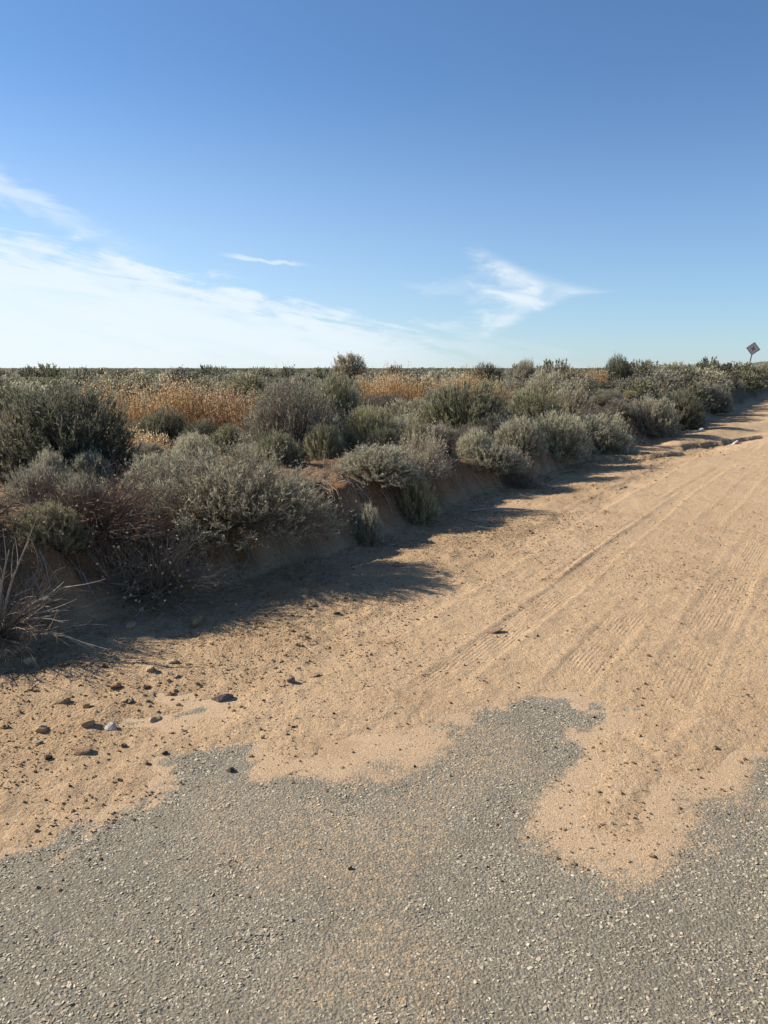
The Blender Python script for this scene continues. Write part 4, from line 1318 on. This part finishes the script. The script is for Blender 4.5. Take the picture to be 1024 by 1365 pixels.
SX, SY = 23.98, 52.0
sign = tag(link('road_sign', None, None, (SX, SY, gz(SX, SY) - 0.1), (0, R(8), R(-20))),
           'diamond road sign leaning on a thin post at the right edge of the skyline', 'road sign')
sgz = 1.6 + math.hypot(SX * 0 + SY, 0) * math.tan(math.atan((682.5 - 464.5) / 1031) - math.atan(192 / 1031))   # height of its centre
ph = sgz - (gz(SX, SY) - 0.1)
link('post', box_mesh('post', [(0, 0.03, (ph + 0.3) / 2, 0.07, 0.04, ph + 0.3)], m_post), sign)
pn = link('panel', box_mesh('panel', [(0, 0, 0, 0.62, 0.006, 0.62)], m_panel), sign, (0, 0, ph), (0, R(45), 0))
e_ = 0.305
link('border', box_mesh('border', [(-e_ + 0.02, -0.006, 0, 0.035, 0.005, 2 * e_), (e_ - 0.02, -0.006, 0, 0.035, 0.005, 2 * e_),
                                   (0, -0.006, e_ - 0.02, 2 * e_ - 0.075, 0.005, 0.035), (0, -0.006, -e_ + 0.02, 2 * e_ - 0.075, 0.005, 0.035)], m_edge), pn)
link('symbol', box_mesh('symbol', [(0, -0.006, 0, 0.07, 0.005, 0.30), (0.0925, -0.006, 0.0, 0.114, 0.005, 0.07), (-0.0925, -0.006, 0.0, 0.114, 0.005, 0.07)], m_sym), pn, rot=(0, R(-45), 0))
for dz in (0.2, -0.2):
    link('bolt', box_mesh('bolt', [(0, -0.005, dz, 0.03, 0.012, 0.03)], m_post), sign, (0, 0, ph))

# ------------------------------------------------------------------ low hills behind the right end of the road
m_hill, nt = mat('scrubby_hill')
P = nt.n('ShaderNodeTexCoord').outputs['Object']
finish(nt, nt.mix(nt.ss(nt.noise(P, 0.02, 5, 0.7), 0.4, 0.6), (0.055, 0.075, 0.062), (0.095, 0.11, 0.085)), 0.95)
ha = np.radians(np.linspace(22.5, 75, 120)); hr = np.linspace(900, 1900, 24)
HA, HR = np.meshgrid(ha, hr, indexing='ij')
hx, hy = (HR * np.sin(HA)).ravel(), (HR * np.cos(HA)).ravel()
rise = sstep(np.degrees(HA), 22.5, 26.0).ravel() * np.sin(np.clip((HR - 900) / 1000, 0, 1) * math.pi).ravel()
hz = -1.0 + rise * (11 + 9 * fbm(hx, hy, 420, 4, 55))
ii = (np.arange(119)[:, None] * 24 + np.arange(23)[None, :]).ravel()
tag(link('hills', mesh_np('hills', np.stack([hx, hy, hz], 1), np.stack([ii, ii + 1, ii + 25, ii + 24], 1), [m_hill], True)), kind='structure')

# ------------------------------------------------------------------ litter and dry grass on the bank
lr_ = np.random.default_rng(31)
n = 110000
lx = lr_.uniform(-6, 4.5, n); ly = lr_.uniform(3.2, 14, n)
s, t = road_st(lx, ly)
ok = (t > bank_foot(s) - 0.25 - 0.5 * lr_.random(n) ** 3) & (t < 9) & (lr_.random(n) < 0.35 + 0.65 * sstep(fbm(lx, ly, 0.6, 3, 97), -0.3, 0.4))
lx, ly = lx[ok], ly[ok]
lz = height(lx, ly) + 0.004
n = len(lx)
p = np.stack([lx, ly, lz], 1)
up_ = lr_.random(n) < 0.16
d = unit(np.concatenate([lr_.normal(0, 1, (n, 2)), np.where(up_, lr_.uniform(0.6, 2.5, n), lr_.normal(0.08, 0.12, n))[:, None]], 1))
L_ = np.where(up_, lr_.uniform(0.03, 0.13, n), lr_.uniform(0.015, 0.09, n))[:, None]
W_ = np.where(up_, 0.003, lr_.uniform(0.003, 0.011, n))[:, None]
sd_ = unit(np.cross(d, lr_.normal(size=(n, 3)) + np.array([0, 0, 1.5])))
lv = np.stack([p - sd_ * W_ * .5, p + sd_ * W_ * .5, p + d * L_], 1).reshape(-1, 3)
tag(link('leaf_litter', mesh_np('leaf_litter', lv, np.arange(len(lv)).reshape(-1, 3), [F['litter']], attrs={'leaf': np.repeat(lr_.random(n), 3), 'tip': np.zeros(3 * n)})), kind='stuff')

# broken twigs lying on the bank and along its foot
n = 5200
lx = lr_.uniform(-4, 5, n); ly = lr_.uniform(3.4, 14, n)
s, t = road_st(lx, ly)
ok = (t > bank_foot(s) - 0.15) & (t < 7) & (lr_.random(n) < sstep(fbm(lx, ly, 0.5, 3, 98), -0.35, 0.5))
lx, ly = lx[ok], ly[ok]; n = len(lx)
L_ = lr_.uniform(0.04, 0.24, n); a_ = lr_.uniform(0, 6.283, n)
p0 = np.stack([lx, ly, height(lx, ly) + 0.006], 1)
x2, y2 = lx + L_ * np.cos(a_), ly + L_ * np.sin(a_)
p2 = np.stack([x2, y2, height(x2, y2) + lr_.uniform(0.004, 0.05, n)], 1)
pm = (p0 + p2) / 2 + lr_.normal(0, 0.012, (n, 3)) + np.array([0, 0, 0.012])
v, q = tubes(np.stack([p0, pm, p2], 1), lr_.uniform(0.0012, 0.0036, (n, 1)) * np.array([[1, 0.85, 0.5]]))
tag(link('fallen_twigs', mesh_np('fallen_twigs', v, q, [W_GREY])), kind='stuff')

# straw-coloured grass tufts between the shrubs
n = 520
tx_ = lr_.uniform(-6, 6, n); ty_ = lr_.uniform(4.0, 17, n)
s, t = road_st(tx_, ty_)
ok = (t > bank_foot(s) + 0.15) & (t < 11) & (lr_.random(n) < 0.35 + 0.65 * (t < 5.6))
tx_, ty_ = tx_[ok], ty_[ok]
nb = 34
k_ = np.repeat(np.arange(len(tx_)), nb)
R_ = lr_.uniform(0.02, 0.07, len(tx_))[k_]
bx_, by_ = tx_[k_] + lr_.normal(0, 1, len(k_)) * R_, ty_[k_] + lr_.normal(0, 1, len(k_)) * R_
p = np.stack([bx_, by_, height(bx_, by_) - 0.005], 1)
L_ = (lr_.uniform(0.08, 0.26, len(tx_))[k_] * lr_.uniform(0.5, 1.1, len(k_)))[:, None]
d = unit(np.stack([lr_.normal(0, 0.42, len(k_)), lr_.normal(0, 0.42, len(k_)), np.ones(len(k_))], 1))
sd_ = unit(np.cross(d, lr_.normal(size=p.shape))) * 0.0022
lv = np.stack([p - sd_, p + sd_, p + d * L_ + lr_.normal(0, 0.01, p.shape)], 1).reshape(-1, 3)
tag(link('dry_grass', mesh_np('dry_grass', lv, np.arange(len(lv)).reshape(-1, 3), [F['stalky']], attrs={'leaf': np.repeat(lr_.random(len(k_)), 3), 'tip': np.repeat(0.4 * lr_.random(len(k_)), 3)})), kind='stuff')

# roots and dead stems hanging down the cut face of the bank
n = 420
rs_ = lr_.uniform(1.5, 14, n)
rt_ = bank_foot(rs_) + lr_.uniform(0.18, 0.55, n)
rx_, ry_ = rs_ * RD[0] + rt_ * RN[0], rs_ * RD[1] + rt_ * RN[1]
ln_ = lr_.uniform(0.10, 0.38, n)
sw_ = lr_.normal(0, 0.12, n)
ps = []
for k in np.linspace(0, 1, 5):
    x_, y_ = rx_ - RN[0] * ln_ * k + RD[0] * sw_ * k ** 2, ry_ - RN[1] * ln_ * k + RD[1] * sw_ * k ** 2
    ps.append(np.stack([x_, y_, height(x_, y_) + 0.012 + 0.05 * math.sin(math.pi * k) * lr_.random(n)], 1))
v, q = tubes(np.stack(ps, 1) + lr_.normal(0, 0.006, (n, 5, 3)), lr_.uniform(0.0018, 0.005, (n, 1)) * np.linspace(1, 0.4, 5)[None])
tag(link('hanging_roots', mesh_np('hanging_roots', v, q, [W_PALE])), kind='stuff')
